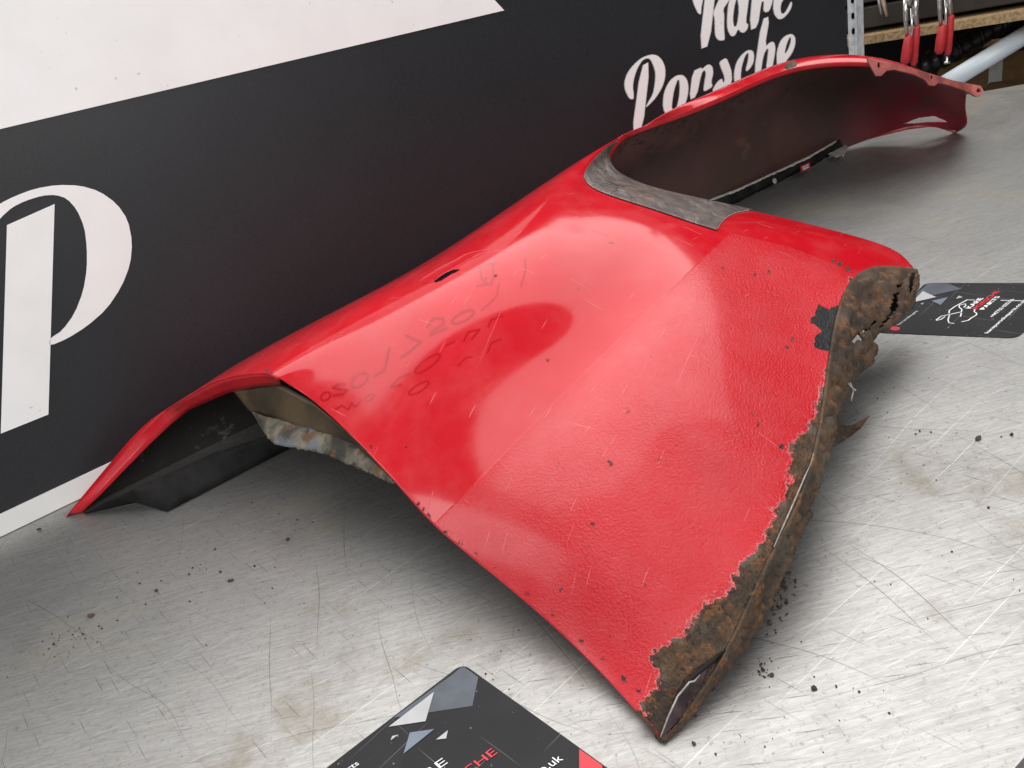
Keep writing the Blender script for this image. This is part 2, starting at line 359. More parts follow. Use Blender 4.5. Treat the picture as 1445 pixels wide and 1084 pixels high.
M_ribbed = plain('black_ribbed_plastic', (.010, .010, .012), .35, 0, .3, 50); M_dark = plain('dark_stained_timber', (.022, .017, .012), .7, 0, .5, 12, .3)
M_void = plain('black_back_panel_and_slot_shade', (.004, .004, .004), .9, 0, .3, 5, 0, .05); M_tag = plain('dull_white_tag', (.5, .48, .45), .6)
M_fray = plain('grey_frayed_tape', (.32, .29, .26), .8, 0, .3, 200)

# ------------------------------------------------------------------ the bench
bd = np.array([math.cos(BANG), math.sin(BANG), 0.0]); bn = np.array([-math.sin(BANG), math.cos(BANG), 0.0])   # along the board, away from camera
A0 = at(0, 757)
def bench_pt(a, b): return A0 + bd * a + bn * b
fr = at(1437, 1078); bfront = float((fr - A0) @ bn)
e0, e1 = at(1366, 133), at(1445, 119); ed = (e1 - e0) / np.linalg.norm(e1 - e0)
def on_end(b):   # where the bench's far end crosses the line at offset b
    k = (b - (e0 - A0) @ bn) / (ed @ bn); q = e0 + ed * k; return float((q - A0) @ bd)
bback = 0.10
aN = 2.05
outline = [bench_pt(-1.1, bfront), bench_pt(on_end(bfront) if on_end(bfront) < 3.2 else 3.2, bfront), bench_pt(on_end(bback), bback), bench_pt(-1.1, bback)]
bench = plate('bench_top', [outline], (0, 0, -.04), M_bench); tag(bench, kind='structure')

# ------------------------------------------------------------------ display board leaning at the back of the bench
LEAN = math.radians(5)
bup = np.array([0, 0, 1.0]) * math.cos(LEAN) + bn * math.sin(LEAN); bfwd = np.cross(bd, bup); bfwd = bfwd / np.linalg.norm(bfwd)   # towards the camera
if bfwd @ (CAM - A0) < 0: bfwd = -bfwd
def onb(px, py, off=0.0):
    o = A0 + bfwd * off; d = ray(px, py); k = ((o - CAM) @ bfwd) / (d @ bfwd); return CAM + d * k
def bcoord(p): q = p - A0; return float(q @ bd), float(q @ bup)
def bpt(a, h, off=0.0): return A0 + bd * a + bup * h + bfwd * off
tr = bcoord(onb(1192, 0)); br = bcoord(onb(1197, 80)); sl = (tr[0] - br[0]) / (tr[1] - br[1])
TOPH = max(bcoord(onb(0, 0))[1], bcoord(onb(1192, 0))[1]) + .03; print('TOPH', TOPH)
board = empty('display_board', bpt(0, 0)); tag(board, 'black printed display board with white lettering standing behind the red fender', 'display board')
hs = bcoord(onb(60, 697))[1]
plate('panel', [[bpt(-.75, hs - .003), bpt(br[0] + sl * (hs - br[1]), hs - .003), bpt(br[0] + sl * (TOPH - br[1]), TOPH), bpt(-.75, TOPH)]], -bfwd * .012, M_black, board)
plate('bottom_trim', [[bpt(-.75, .0005, .004), bpt(br[0] + .02, .0005, .004), bpt(br[0] + .02, hs, .004), bpt(-.75, hs, .004)]], -bfwd * .016, M_trim, board)
# white field at the top left
wl = bcoord(onb(0, 182.4)); wr_ = bcoord(onb(711, 15)); wd_ = bcoord(onb(697, 0)); sL = (wr_[1] - wl[1]) / (wr_[0] - wl[0])
aT = wr_[0] + (wd_[0] - wr_[0]) * (TOPH - .004 - wr_[1]) / (wd_[1] - wr_[1])
plate('white_field', [[bpt(-.745, wl[1] + sL * (-.745 - wl[0]), .0012), bpt(*wr_, .0012), bpt(max(aT, -.3), TOPH - .004, .0012), bpt(-.745, TOPH - .004, .0012)]], -bfwd * .001, M_white, board)
def letter(name, loops, crop=(0, 0, 1), off=.0012, shade=False, rounds=1):
    ox, oy, k = crop; L3 = []
    for lp in loops:
        p = np.array(lp, float) * k + (ox, oy)
        if rounds: p = chaikin(p, rounds)
        L3.append(p)
    o = plate(name, [[onb(x, y, off) for x, y in p] for p in L3], -bfwd * .001, M_lgrey if shade else M_white, board)
    if shade:
        ins = []
        for j, p in enumerate(L3):
            ar = .5 * np.sum(p[:, 0] * np.roll(p[:, 1], -1) - np.roll(p[:, 0], -1) * p[:, 1]); sg = 1 if ar > 0 else -1
            if j: sg = -sg
            tn = np.roll(p, -1, 0) - np.roll(p, 1, 0); tn /= np.linalg.norm(tn, axis=1)[:, None] + 1e-9
            ins.append(p + sg * 0.9 * np.stack([-tn[:, 1], tn[:, 0]], 1))
        plate('letter_face', [[onb(x, y, off + .0006) for x, y in p] for p in ins], -bfwd * .0005, M_white, o)
    return o
CP = (0, 240, .3503)
letter('letter', [[(28, 222), (220, 137), (195, 985), (3, 1062)]], CP, rounds=0)
letter('letter_bowl', [[(-130, 250), (-60, 178), (0, 135), (60, 105), (140, 75), (230, 60), (320, 62), (400, 85), (470, 135), (515, 200), (533, 290), (525, 380), (490, 470), (430, 560), (350, 630), (270, 680), (203, 708), (196, 690), (207, 675), (250, 648), (300, 580), (335, 490), (350, 400), (350, 310), (340, 230), (310, 160), (270, 115), (225, 100), (170, 103), (100, 125), (50, 150), (10, 185), (-40, 240), (-80, 330)]], CP)
CT = (870, 0, 260 / 1445.0)
for lp in [
    [[(135, 782), (100, 780), (65, 710), (60, 650), (80, 580), (130, 510), (200, 450), (270, 425), (320, 432), (360, 470), (385, 530), (385, 610), (360, 690), (310, 770), (255, 828), (228, 847), (240, 815), (285, 740), (300, 660), (305, 580), (290, 520), (262, 465), (235, 460), (200, 480), (165, 540), (140, 610), (130, 680), (138, 740)]],
    [[(190, 520), (268, 480), (205, 1040), (115, 1085)]],
    [[(362, 850), (365, 760), (385, 690), (420, 630), (470, 590), (520, 585), (555, 620), (568, 680), (560, 760), (530, 850), (470, 915), (400, 930)], [(487, 612), (455, 700), (440, 790), (435, 860), (470, 850), (490, 770), (496, 680)]],
    [[(597, 560), (668, 525), (668, 545), (720, 500), (755, 520), (762, 580), (745, 640), (757, 682), (700, 718), (680, 715), (690, 640), (700, 580), (690, 550), (668, 580), (630, 760), (568, 790)]],
    [[(805, 485), (862, 450), (885, 500), (905, 560), (908, 640), (880, 700), (800, 740), (745, 720), (790, 640), (830, 612), (838, 650), (848, 630), (840, 590), (815, 530)]],
    [[(920, 630), (922, 560), (940, 490), (980, 430), (1030, 390), (1070, 395), (1082, 430), (1078, 490), (1050, 540), (1020, 565), (1012, 545), (1030, 480), (1035, 412), (1010, 440), (985, 520), (975, 600), (985, 660), (940, 680)]],
    [[(1140, 150), (1205, 125), (1165, 372), (1210, 325), (1240, 330), (1250, 380), (1240, 450), (1225, 530), (1170, 550), (1185, 440), (1190, 372), (1155, 430), (1130, 600), (1072, 610)]],
    [[(1255, 490), (1255, 410), (1280, 330), (1320, 280), (1375, 262), (1405, 290), (1405, 350), (1380, 420), (1325, 490), (1345, 520), (1300, 560), (1262, 540)], [(1362, 287), (1335, 350), (1318, 430), (1350, 380), (1368, 320)]],
    [[(590, -120), (640, -160), (700, -120), (680, 0), (668, 60), (665, 117), (640, 110), (610, 50), (595, 0)]],
    [[(702, -110), (787, -150), (732, 360), (648, 390)]],
    [[(775, 60), (810, -20), (850, -120), (930, -150), (890, 0), (850, 55), (840, 78), (848, 120), (845, 220), (852, 300), (845, 320), (800, 322), (775, 290), (770, 250), (768, 150), (755, 105)]],
    [[(890, -20), (940, -90), (975, -80), (1050, -110), (1040, 0), (1015, 180), (1037, 188), (1030, 230), (1000, 262), (970, 255), (955, 230), (930, 285), (895, 288), (868, 235), (865, 150), (872, 60)], [(945, -20), (925, 60), (915, 150), (923, 212), (945, 200), (960, 80)]],
    [[(1070, -120), (1145, -150), (1140, -40), (1190, -100), (1240, -80), (1225, 20), (1200, 90), (1170, 102), (1150, 85), (1155, 10), (1138, 20), (1110, 215), (1040, 242)]],
    [[(1240, -60), (1290, -150), (1360, -160), (1385, -100), (1340, -20), (1300, 10), (1288, 60), (1293, 105), (1318, 105), (1345, 60), (1368, 10), (1380, 20), (1375, 60), (1350, 105), (1310, 147), (1270, 157), (1237, 120), (1225, 60)]],
]: letter('letter', lp, CT, shade=True)

# ------------------------------------------------------------------ shelving beyond the bench end
lf = at_y(1217, 52, 1.80); zsh = lf[2]
rg = at(1445, 15, zsh)
shelf = empty('storage_shelf', (lf[0], lf[1], 0)); tag(shelf, 'dark storage shelving with a chipboard shelf edge beyond the board', 'shelf')
sd = (rg - lf) / np.linalg.norm(rg - lf); sn = np.array([-sd[1], sd[0], 0.0])
if sn[1] < 0: sn = -sn
th = .012
box('chipboard_shelf', lf - sd * .05 - np.array([0, 0, .018]), sd * 1.6, sn * .5, (0, 0, .018), M_chip, shelf)
for k in range(4):
    box('timber_board', lf - sd * .05 + sn * .03 + np.array([0, 0, .012 + .055 * k]), sd * 1.6, sn * (.45 + .004 * k), (0, 0, .046), M_dark, shelf, .003)
box('back_panel', lf - sd * .4 + sn * .6 + np.array([0, 0, -.9]), sd * 2.4, sn * .02, (0, 0, 1.9), M_void, shelf)
box('lower_shelf', lf - sd * .3 + sn * .02 + np.array([0, 0, -.42]), sd * 2.2, sn * .56, (0, 0, .02), M_dark, shelf)
pz = at_y(1207, 40, 1.74); pwid = 19 / FPX * depth(pz)
post = empty('shelf_post', (pz[0], pz[1], 0)); tag(post, 'grey perforated steel shelf post at the right end of the black board', 'post')
pl = pz - sd * pwid * .5; pl[2] = -.5
box('flange', pl, sd * pwid * .52, sn * .003, (0, 0, 1.6), M_galv, post)
box('web', pl + sd * pwid * .54 + sn * .008, sd * pwid * .46, sn * .003, (0, 0, 1.6), M_galv, post)
box('rib', pl + sd * pwid * .50 - sn * .004, sd * .004, sn * .012, (0, 0, 1.6), M_galv, post)
for k in range(14):
    c = pl + sd * pwid * .36 + np.array([0, 0, .62 + .032 * k]) - sn * .0012
    plate('slot', [[c + sd * .0035 * math.cos(q) + np.array([0, 0, .007 * math.sin(q)]) for q in np.linspace(0, 2 * math.pi, 10, endpoint=False)]], sn * .001, M_void, post)

def px_tube(name, pts, y, mat, parent, n=12, flat=.8):
    """round bar standing at distance y: points (px, py, half width in px)"""
    P = [at_y(a, b, y) for a, b, _ in pts]; R = [w / FPX * depth(p) for (_, _, w), p in zip(pts, P)]
    return tube(name, P, R, mat, parent, n, flat)
def pliers(dx, dy, y, label, screw):
    base = at_y(1285 + dx, 92 + dy, y); r = empty('locking_pliers', tuple(base)); tag(r, label, 'pliers', 'locking pliers hanging from the shelf')
    g = px_tube('grip', [(1283 + dx, 48 + dy, 3.5), (1282 + dx, 52 + dy, 6), (1280 + dx, 68 + dy, 7), (1277.5 + dx, 84 + dy, 6.5), (1278 + dx, 89 + dy, 4)], y, M_grip, r)
    px_tube('fixed_handle', [(1278 + dx, -8 + dy, 4), (1277.5 + dx, 20 + dy, 3), (1280 + dx, 50 + dy, 2.6)], y, M_steel, r)
    px_tube('grip', [(1295 + dx, 34 + dy, 3.5), (1294 + dx, 38 + dy, 4.6), (1292 + dx, 62 + dy, 4.8), (1290 + dx, 86 + dy, 4.6), (1289 + dx, 91 + dy, 3)], y + .004, M_grip, r)
    px_tube('release_lever', [(1286 + dx, 10 + dy, 1.6), (1287 + dx, 40 + dy, 2.0), (1285 + dx, 66 + dy, 1.4), (1283 + dx, 86 + dy, 1.2)], y + .006, M_steel, r, 8)
    px_tube('moving_handle', [(1292 + dx, -10 + dy, 5), (1291.5 + dx, 14 + dy, 4.4), (1294 + dx, 38 + dy, 2.8)], y + .004, M_steel, r)
    px_tube('jaw', [(1276 + dx, -52 + dy, 3), (1274 + dx, -38 + dy, 7), (1280 + dx, -18 + dy, 9), (1284 + dx, -4 + dy, 8), (1287 + dx, 6 + dy, 4)], y, M_steel, r, 10, .4)
    px_tube('jaw', [(1294 + dx, -48 + dy, 3), (1297 + dx, -32 + dy, 6), (1294 + dx, -12 + dy, 7), (1291 + dx, 0 + dy, 5)], y + .003, M_steel, r, 10, .4)
    if screw: px_tube('adjusting_screw', [(1289 + dx, 88 + dy, 1.8), (1288.5 + dx, 99 + dy, 1.8), (1288.4 + dx, 99.5 + dy, 4.2), (1288 + dx, 103 + dy, 4.2)], y + .004, M_steel, r)
    return r
pliers(0, 2, 1.62, 'red-handled locking pliers hanging nearest the grey shelf post', False)
pliers(48, -13, 1.62, 'red-handled locking pliers with bright adjusting screw, right of the other pair', True)
ck = empty('brass_clip', tuple(at_y(1246, 20, 1.6))); tag(ck, 'small brass clip hanging left of the red-handled pliers', 'clip')
px_tube('arm', [(1236, -20, 3), (1240, -2, 3), (1244, 20, 1.8)], 1.6, M_steel, ck, 8, .5); px_tube('arm', [(1243, -20, 3), (1247, 4, 3.4), (1252, 23, 2)], 1.605, plain('warm_brass', (.75, .58, .40), .3, .9), ck, 8, .5)
# ribbed hose, pipe and boxes lower down
hz = empty('ribbed_hose', tuple(at_y(1360, 75, 1.9))); tag(hz, 'black ribbed plastic hose lying behind the pale pipe', 'hose')
hp = [(1270 + 215 * k / 90, 104 - 103 * k / 90 + 5 * math.sin(k * .07), 14 + (1.8 if k % 6 < 3 else 0)) for k in range(91)]
px_tube('hose_wall', hp, 1.9, M_ribbed, hz, 14, 1)
for k in range(6, 90, 13):
    x, y_, w = hp[k]; px_tube('clamp', [(x - 1.5, y_ + .8, 16.6), (x + 1.5, y_ - .8, 16.6)], 1.9, M_ribbed, hz, 14, 1)
pp = empty('pale_pipe', tuple(at_y(1400, 80, 1.7))); tag(pp, 'pale blue-white plastic pipe slanting past the bench end', 'pipe')
a_, b_ = at_y(1335, 118, 1.66), at_y(1500, 17, 1.66); rr = 12.5 / FPX * depth(a_)
tube('pipe_wall', [a_, b_], [rr, rr], M_pipe, pp, 24)
tube('pipe_socket', [b_ + (b_ - a_) * .02, b_ + (b_ - a_) * .35], [rr * 1.16, rr * 1.16], M_pipe, pp, 24)
bx = at_y(1322, 128, 2.02); cb = empty('cardboard_box', tuple(bx)); tag(cb, 'brown cardboard box on the shelf under the ribbed hose', 'box')
box('carton', bx + np.array([0, 0, -.16]), sd * .42, sn * .2, (0, 0, .235), M_card, cb, .002)
box('packing_tape', bx + np.array([0, 0, -.155]) + sd * .12 - sn * .0008, sd * .03, sn * .0005, (0, 0, .225), M_tag, cb)
b2 = at_y(1385, 150, 1.80); cb2 = empty('cardboard_box', tuple(b2)); tag(cb2, 'flat brown carton lying lower, just past the bench end', 'box')
box('carton', b2 + np.array([0, 0, -.05]), sd * .4, sn * .12, (0, 0, .078), M_card, cb2, .002)
box('packing_tape', b2 + np.array([0, 0, -.048]) + sd * .09 - sn * .0008, sd * .025, sn * .0005, (0, 0, .07), M_tag, cb2)

# ------------------------------------------------------------------ the fender
P0 = at(95, 728); P1 = at(1345, 187); Ld = (P1 - P0) / np.linalg.norm(P1 - P0); Pd = np.array([Ld[1], -Ld[0], 0.0])
def fl(L, d, z): return P0 + Ld * L + Pd * d + np.array([0, 0, z])
def PZ(*a): return at(a[0], a[1], a[2])
def nspline(x, Y, xq):
    """natural cubic spline through rows of Y"""
    x = np.asarray(x, float); Y = np.asarray(Y, float); n = len(x); h = np.diff(x)
    A = np.zeros((n, n)); B = np.zeros((n,) + Y.shape[1:]); A[0, 0] = A[-1, -1] = 1
    for i in range(1, n - 1):
        A[i, i - 1] = h[i - 1]; A[i, i] = 2 * (h[i - 1] + h[i]); A[i, i + 1] = h[i]
        B[i] = 3 * ((Y[i + 1] - Y[i]) / h[i] - (Y[i] - Y[i - 1]) / h[i - 1])
    c = np.linalg.solve(A, B.reshape(n, -1)).reshape(B.shape)
    k = np.clip(np.searchsorted(x, xq) - 1, 0, n - 2); sh = (len(xq),) + (1,) * (Y.ndim - 1)
    dx = (xq - x[k]).reshape(sh); hk = h[k].reshape(sh)
    b = (Y[k + 1] - Y[k]) / hk - hk * (2 * c[k] + c[k + 1]) / 3; d = (c[k + 1] - c[k]) / (3 * hk)
    return Y[k] + b * dx + c[k] * dx ** 2 + d * dx ** 3
TC = .36                                    # share of the crest line
def hidden(hood, crest):
    """profile from the bonnet-side edge up to the crest"""
    h = np.asarray(hood); c = np.asarray(crest); v = c - h; zt = v[2]; e = np.array([v[0], v[1], 0])
    return [(0, h), (.10, h + e * .05 + np.array([0, 0, zt * .27])), (.20, h + e * .20 + np.array([0, 0, zt * .54])), (.29, h + e * .58 + np.array([0, 0, zt * .80])), (TC, c)]
columns = []
columns.append([(0, PZ(92, 730, 0)), (.06, PZ(153, 657, .045)), (.13, PZ(209, 596, .085)), (.18, PZ(247, 570, .11)), (.26, PZ(303, 538, .14)), (.34, PZ(360, 525.5, .157)), (.37, PZ(380, 527, .16)), (.41, PZ(405, 541, .151)), (.46, PZ(434, 560, .140)), (.54, PZ(501, 620, .115)), (.60, PZ(553, 674, .093)), (.68, PZ(612, 739, .067)), (.76, PZ(690, 805, .047)), (.88, PZ(812, 912, .022)), (1, PZ(934, 1044, .001))])
def col(hood, crest, rest):
    c = PZ(*crest); return hidden(fl(*hood), c) + [(t, PZ(*p)) for t, p in rest]
columns.append(col((.22, -.03, 0), (500, 435, .180), [(.50, (600, 500, .160)), (.62, (700, 600, .117)), (.75, (810, 705, .090)), (.88, (920, 810, .060)), (1, (1025, 912, .028))]))
columns.append(col((.42, -.05, 0), (620, 365, .194), [(.50, (715, 425, .180)), (.62, (800, 505, .139)), (.75, (900, 600, .114)), (.88, (1000, 690, .085)), (1, (1090, 775, .056))]))
columns.append(col((.60, -.07, 0), (730, 285, .205), [(.50, (815, 345, .193)), (.62, (892, 412, .159)), (.75, (985, 485, .138)), (.88, (1080, 550, .108)), (1, (1156, 592, .081))]))
columns.append(col((.76, -.08, 0), (828, 219, .212), [(.44, (823, 246, .210)), (.52, (848, 270, .202)), (.62, (920, 293, .184)), (.75, (1010, 322, .155)), (.88, (1110, 350, .125)), (1, (1202, 395, .098))]))
columns.append(col((.90, -.085, 0), (884, 188, .208), [(.42, (862, 210, .203)), (.47, (860, 226, .194)), (.52, (871, 243, .184)), (.56, (897, 257, .174)), (.62, (942, 271, .160)), (.75, (1060, 297, .132)), (.88, (1205, 333, .094)), (.95, (1268, 357, .078)), (1, (1292, 382, .066))]))
def frontcol(hood, sil, lip):
    c = PZ(*sil); p = hidden(np.asarray(hood), c)
    p = [(t * .88, q) for t, q in p]; p.append((TC, PZ(*lip))); return p
front = [frontcol(PZ(1045, 280, .0), (930, 165, .209), (926, 172, .205)),
         frontcol(PZ(1095, 254, .0), (1000, 131, .212), (1004, 143, .206)),
         frontcol(PZ(1168, 219, .004), (1105, 87, .206), (1110, 99, .200)),
         frontcol(PZ(1240, 191, .016), (1228, 79, .186), (1231, 89, .181)),
         frontcol(PZ(1303, 177, .026), (1305, 101, .145), (1307, 106, .141)),
         [(0, PZ(1348, 187, .0)), (.09, PZ(1364, 176, .018)), (.2, PZ(1363, 152, .055)), (.30, PZ(1366, 124, .098)), (TC, PZ(1368, 126, .096))]]
SC = [0, .30, .56, .80, 1.0, 1.16]; SF = [1.16, 1.28, 1.44, 1.66, 1.92, 2.12, 2.26]
NT_, NS_, NTF, NSF = 640, 380, 200, 300
tq = np.linspace(0, 1, NT_); tqf = np.linspace(0, TC, NTF)
def colcurve(c, q): return nspline([a for a, _ in c], np.array([b for _, b in c]), q)
# node lines across the whole length keep the two patches tangent on the shared column
allc = columns + front
sidec = np.stack([colcurve(c, tq) for c in columns])            # 6 x NT x 3
frontc = np.stack([colcurve(c, tqf) for c in allc])             # 12 x NTF x 3
sq = np.linspace(SC[0], SC[-1], NS_); sqf = np.linspace(SF[0], SF[-1], NSF)
G_side = nspline(SC, sidec, sq)
full = nspline(SC + SF[1:], frontc, np.concatenate([sq, sqf[1:]]))
G_front = full[NS_ - 1:]
# blend the upper part of the side patch onto the continuous one
ti = np.clip((TC - tq) / TC, 0, 1); w = (ti * ti * (3 - 2 * ti))
up = np.stack([np.stack([np.interp(tq.clip(0, TC), tqf, full[i, :, k]) for k in range(3)], -1) for i in range(NS_)])
G_side = np.where((tq < TC)[None, :, None], G_side * (1 - w[None, :, None]) + up * w[None, :, None], G_side)
def relax(G, n, fix):
    for _ in range(n):
        H = G.copy()
        H[1:-1, 1:-1] = (G[:-2, 1:-1] + G[2:, 1:-1] + G[1:-1, :-2] + G[1:-1, 2:]) * .25
        G = np.where(fix[..., None], G, H)
    return G
fs = np.zeros(G_side.shape[:2], bool); fs[0] = fs[-1] = True; fs[:, 0] = fs[:, -1] = True
G_side = relax(G_side, 160, fs)
ff = np.zeros(G_front.shape[:2], bool); ff[0] = ff[-1] = True; ff[:, 0] = ff[:, -1] = True
G_front = relax(G_front, 60, ff); G_front[0] = G_side[-1][[int(round(t / 1.0 * (NT_ - 1))) for t in tqf]] if False else np.stack([np.interp(tqf, tq, G_side[-1][:, k]) for k in range(3)], -1)

# ---- 2-D measures used to lay out film, rust, chips and finger marks on the panel
def seg_dist(P, A, B):
    AB = B - A; t = np.clip(((P - A) @ AB) / (AB @ AB + 1e-9), 0, 1); return np.linalg.norm(P - (A + t[:, None] * AB), axis=1)
def poly_sd(P, poly):
    poly = np.asarray(poly, float); d = np.full(len(P), 1e9); ins = np.zeros(len(P), bool); n = len(poly)
    for i in range(n):
        a, b = poly[i], poly[(i + 1) % n]; d = np.minimum(d, seg_dist(P, a, b))
        c = (a[1] > P[:, 1]) != (b[1] > P[:, 1]); xi = a[0] + (P[:, 1] - a[1]) * (b[0] - a[0]) / (b[1] - a[1] + 1e-12); ins ^= c & (P[:, 0] < xi)
    return np.where(ins, d, -d)
def line_d(P, pts):
    pts = np.asarray(pts, float); d = np.full(len(P), 1e9)
    for a, b in zip(pts[:-1], pts[1:]): d = np.minimum(d, seg_dist(P, a, b))
    return d
def ell(cx, cy, rx, ry, rot, a0=0, a1=360, n=18):
    q = np.radians(np.linspace(a0, a1, n)); c, s = math.cos(math.radians(rot)), math.sin(math.radians(rot))
    return [(cx + rx * math.cos(k) * c - ry * math.sin(k) * s, cy + rx * math.cos(k) * s + ry * math.sin(k) * c) for k in q]
TEXP = [(1032, 328), (985, 372), (930, 425), (860, 492), (780, 570), (700, 652), (645, 708), (608, 745), (700, 900), (935, 1080), (1320, 420), (1290, 372), (1200, 379), (1110, 346)]
RUSTP = [(1300, 366), (1282, 376), (1255, 386), (1225, 399), (1207, 400), (1199, 388), (1194, 420), (1190, 460), (1170, 512), (1152, 556), (1136, 600), (1113, 640), (1104, 690), (1090, 728), (1066, 768), (1042, 804), (1016, 830), (988, 846), (976, 870), (956, 890), (938, 908), (918, 932), (924, 972), (900, 990), (925, 1090), (1330, 560), (1340, 380)]
TAPEP = [(1155, 430), (1168, 436), (1185, 431), (1197, 444), (1186, 470), (1170, 496), (1150, 490), (1147, 478), (1160, 466), (1143, 455)]
def cr(pts, ox, oy, k): return [(ox + x * k, oy + y * k) for x, y in pts]
K5 = (400, 440, .2768); K7 = (560, 330, .1522)
WIPE = [(cr(ell(215, 432, 27, 19, -35), *K5), 2.0), (cr([(312, 368), (275, 372), (252, 388), (285, 396), (325, 402), (300, 422), (255, 428)], *K5), 2.2), (cr(ell(390, 350, 48, 27, -42), *K5), 2.2),
        (cr([(540, 188), (525, 260), (512, 300), (465, 330)], *K5), 2.4), (cr([(625, 122), (660, 140), (700, 155), (650, 200), (600, 236)], *K5), 2.4), (cr([(735, 75), (765, 36), (815, 35), (815, 65), (760, 98), (748, 120), (830, 84)], *K5), 2.4),
        (cr(ell(915, 28, 62, 22, -28), *K5), 2.4), (cr(ell(735, 265, 78, 22, -36), *K5), 1.7), (cr([(640, 318), (590, 338), (545, 385), (600, 372)], *K5), 1.8), (cr(ell(440, 438, 25, 12, -30), *K5), 1.5), (cr([(260, 500), (300, 480), (330, 500), (350, 465), (365, 490), (395, 452)], *K5), 1.5),
        (cr([(920, 150), (940, 105), (1000, 90), (960, 140)], *K5), 1.5), (cr([(1045, 75), (1060, 40), (1120, 20)], *K5), 1.5), (cr([(830, 172), (870, 152)], *K5), 1.5), (cr(ell(690, 390, 60, 18, -32), *K5), 1.2), (cr([(890, 275), (930, 235), (960, 230)], *K5), 1.2), (cr([(1040, 210), (1060, 160), (1110, 140)], *K5), 1.3),
        (cr([(920, 275), (830, 285), (772, 310), (785, 420), (850, 470), (735, 486)], *K7), 2.0), (cr([(890, 282), (895, 400), (870, 478)], *K7), 2.0), (cr([(945, 465), (930, 570), (870, 640), (785, 712)], *K7), 1.6), (cr([(1190, 235), (1192, 350), (1150, 490)], *K7), 1.8), (cr([(565, 405), (640, 380), (680, 372), (600, 395)], *K7), 1.4)]
CHIPS = [(862, 654, 3.2), (838, 740, 3.0), (823, 690, 2.2), (885, 580, 3), (700, 390, 1), (772, 508, 1.6), (1070, 600, 2.0), (1065, 388, 2.6), (1020, 378, 2.5), (1085, 385, 1.8), (690, 870, 1.6), (805, 867, 1.8), (829, 772, 2), (1110, 490, 4.5), (1118, 478, 3), (1185, 372, 5), (1196, 380, 5), (1176, 368, 3), (606, 728, 4), (598, 719, 3.5), (590, 712, 2), (628, 752, 3.5), (650, 766, 4), (672, 780, 2), (382, 527, 3.5), (376, 524, 3), (414, 549, 2), (433, 561, 2.4), (444, 568, 2), (457, 577, 2.2), (523, 630, 1.6), (700, 800, 2), (745, 838, 3), (780, 868, 3.5), (820, 905, 4), (850, 930, 4.5), (880, 958, 5), (900, 975, 6), (1103, 630, 4), (1062, 585, 2), (930, 700, 1.6), (1145, 305, 1.4), (980, 905, 5)]
def sample_masks(P3, N3):
    px = project(P3); mpp = (((P3 - CAM) @ _fw) / FPX)              # metres per unit of the traced outline at each point
    out = {'texture_edge': poly_sd(px, TEXP) * mpp, 'rust_edge': poly_sd(px, RUSTP) * mpp, 'tape_edge': poly_sd(px, TAPEP) * mpp}
    ch = np.full(len(px), -1e3)
    for x, y, r in CHIPS: ch = np.maximum(ch, r * (.62 if y < 780 else .45) - np.hypot(px[:, 0] - x, px[:, 1] - y))
    out['chip_edge'] = ch * mpp
    wp = np.zeros(len(px))
    for pts, wd in WIPE: wp = np.maximum(wp, np.clip(1.25 - line_d(px, pts) / wd, 0, 1))
    out['dust_wipe'] = wp
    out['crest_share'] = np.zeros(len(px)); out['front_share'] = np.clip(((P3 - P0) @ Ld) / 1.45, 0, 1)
    # the hidden side behind the crest carries none of these
    return out, px

nA = NS_ * NT_
V = np.concatenate([G_side.reshape(-1, 3), G_front[1:].reshape(-1, 3)])
def gidx_front(i, j):
    if i == 0: return (NS_ - 1) * NT_ + int(round(tqf[j] * (NT_ - 1)))
    return nA + (i - 1) * NTF + j
ii, jj = np.meshgrid(np.arange(NS_ - 1), np.arange(NT_ - 1), indexing='ij')
qa = np.stack([ii * NT_ + jj, (ii + 1) * NT_ + jj, (ii + 1) * NT_ + jj + 1, ii * NT_ + jj + 1], -1).reshape(-1, 4)
IF = np.array([[gidx_front(i, j) for j in range(NTF)] for i in range(NSF)])
qb = np.stack([IF[:-1, :-1], IF[1:, :-1], IF[1:, 1:], IF[:-1, 1:]], -1).reshape(-1, 4)
Q = np.concatenate([qa, qb])
# orient outwards (up)
a, b, c = V[qa[len(qa) * 2 // 3][0]], V[qa[len(qa) * 2 // 3][1]], V[qa[len(qa) * 2 // 3][3]]
if np.cross(b - a, c - a)[2] < 0: Q = Q[:, ::-1]
nrm = np.zeros_like(V); fn = np.cross(V[Q[:, 2]] - V[Q[:, 0]], V[Q[:, 3]] - V[Q[:, 1]])
for k in range(4): np.add.at(nrm, Q[:, k], fn)
nrm /= np.linalg.norm(nrm, axis=1)[:, None] + 1e-12
masks, PX = sample_masks(V, nrm)
T_of = np.concatenate([np.tile(tq, NS_), np.tile(tqf, NSF - 1)])
behind = T_of < TC - .07
for k in ('rust_edge', 'tape_edge', 'chip_edge', 'texture_edge'): masks[k] = np.where(behind, -.05, masks[k])
masks['dust_wipe'] = np.where(behind, 0, masks['dust_wipe']); masks['crest_share'] = np.clip(T_of / TC, 0, 1)
disp = np.zeros(len(V))
disp += np.where(behind, 0, -.0010 * np.exp(-((PX[:, 0] - 815) / 40) ** 2 - ((PX[:, 1] - 318) / 18) ** 2))
disp += .0012 * np.where(masks['rust_edge'] > 0, RNG.normal(size=len(V)) * .35, 0)
V = V + nrm * disp[:, None]
SLOT_SHADE = [(611, 398), (614, 394), (626, 387.5), (638, 382), (652, 379), (643, 384), (630, 391.5), (617, 398.5)]
SLOT = [(1276, 174), (1296, 166), (1318, 163), (1334, 169), (1337, 172), (1310, 172), (1290, 174)]
ctr = PX[Q].mean(1); fb = behind[Q[:, 0]]
kill = np.zeros(len(Q), bool)
low = T_of[Q[:, 0]] < .12
kill |= (poly_sd(ctr, SLOT) > 0) & low
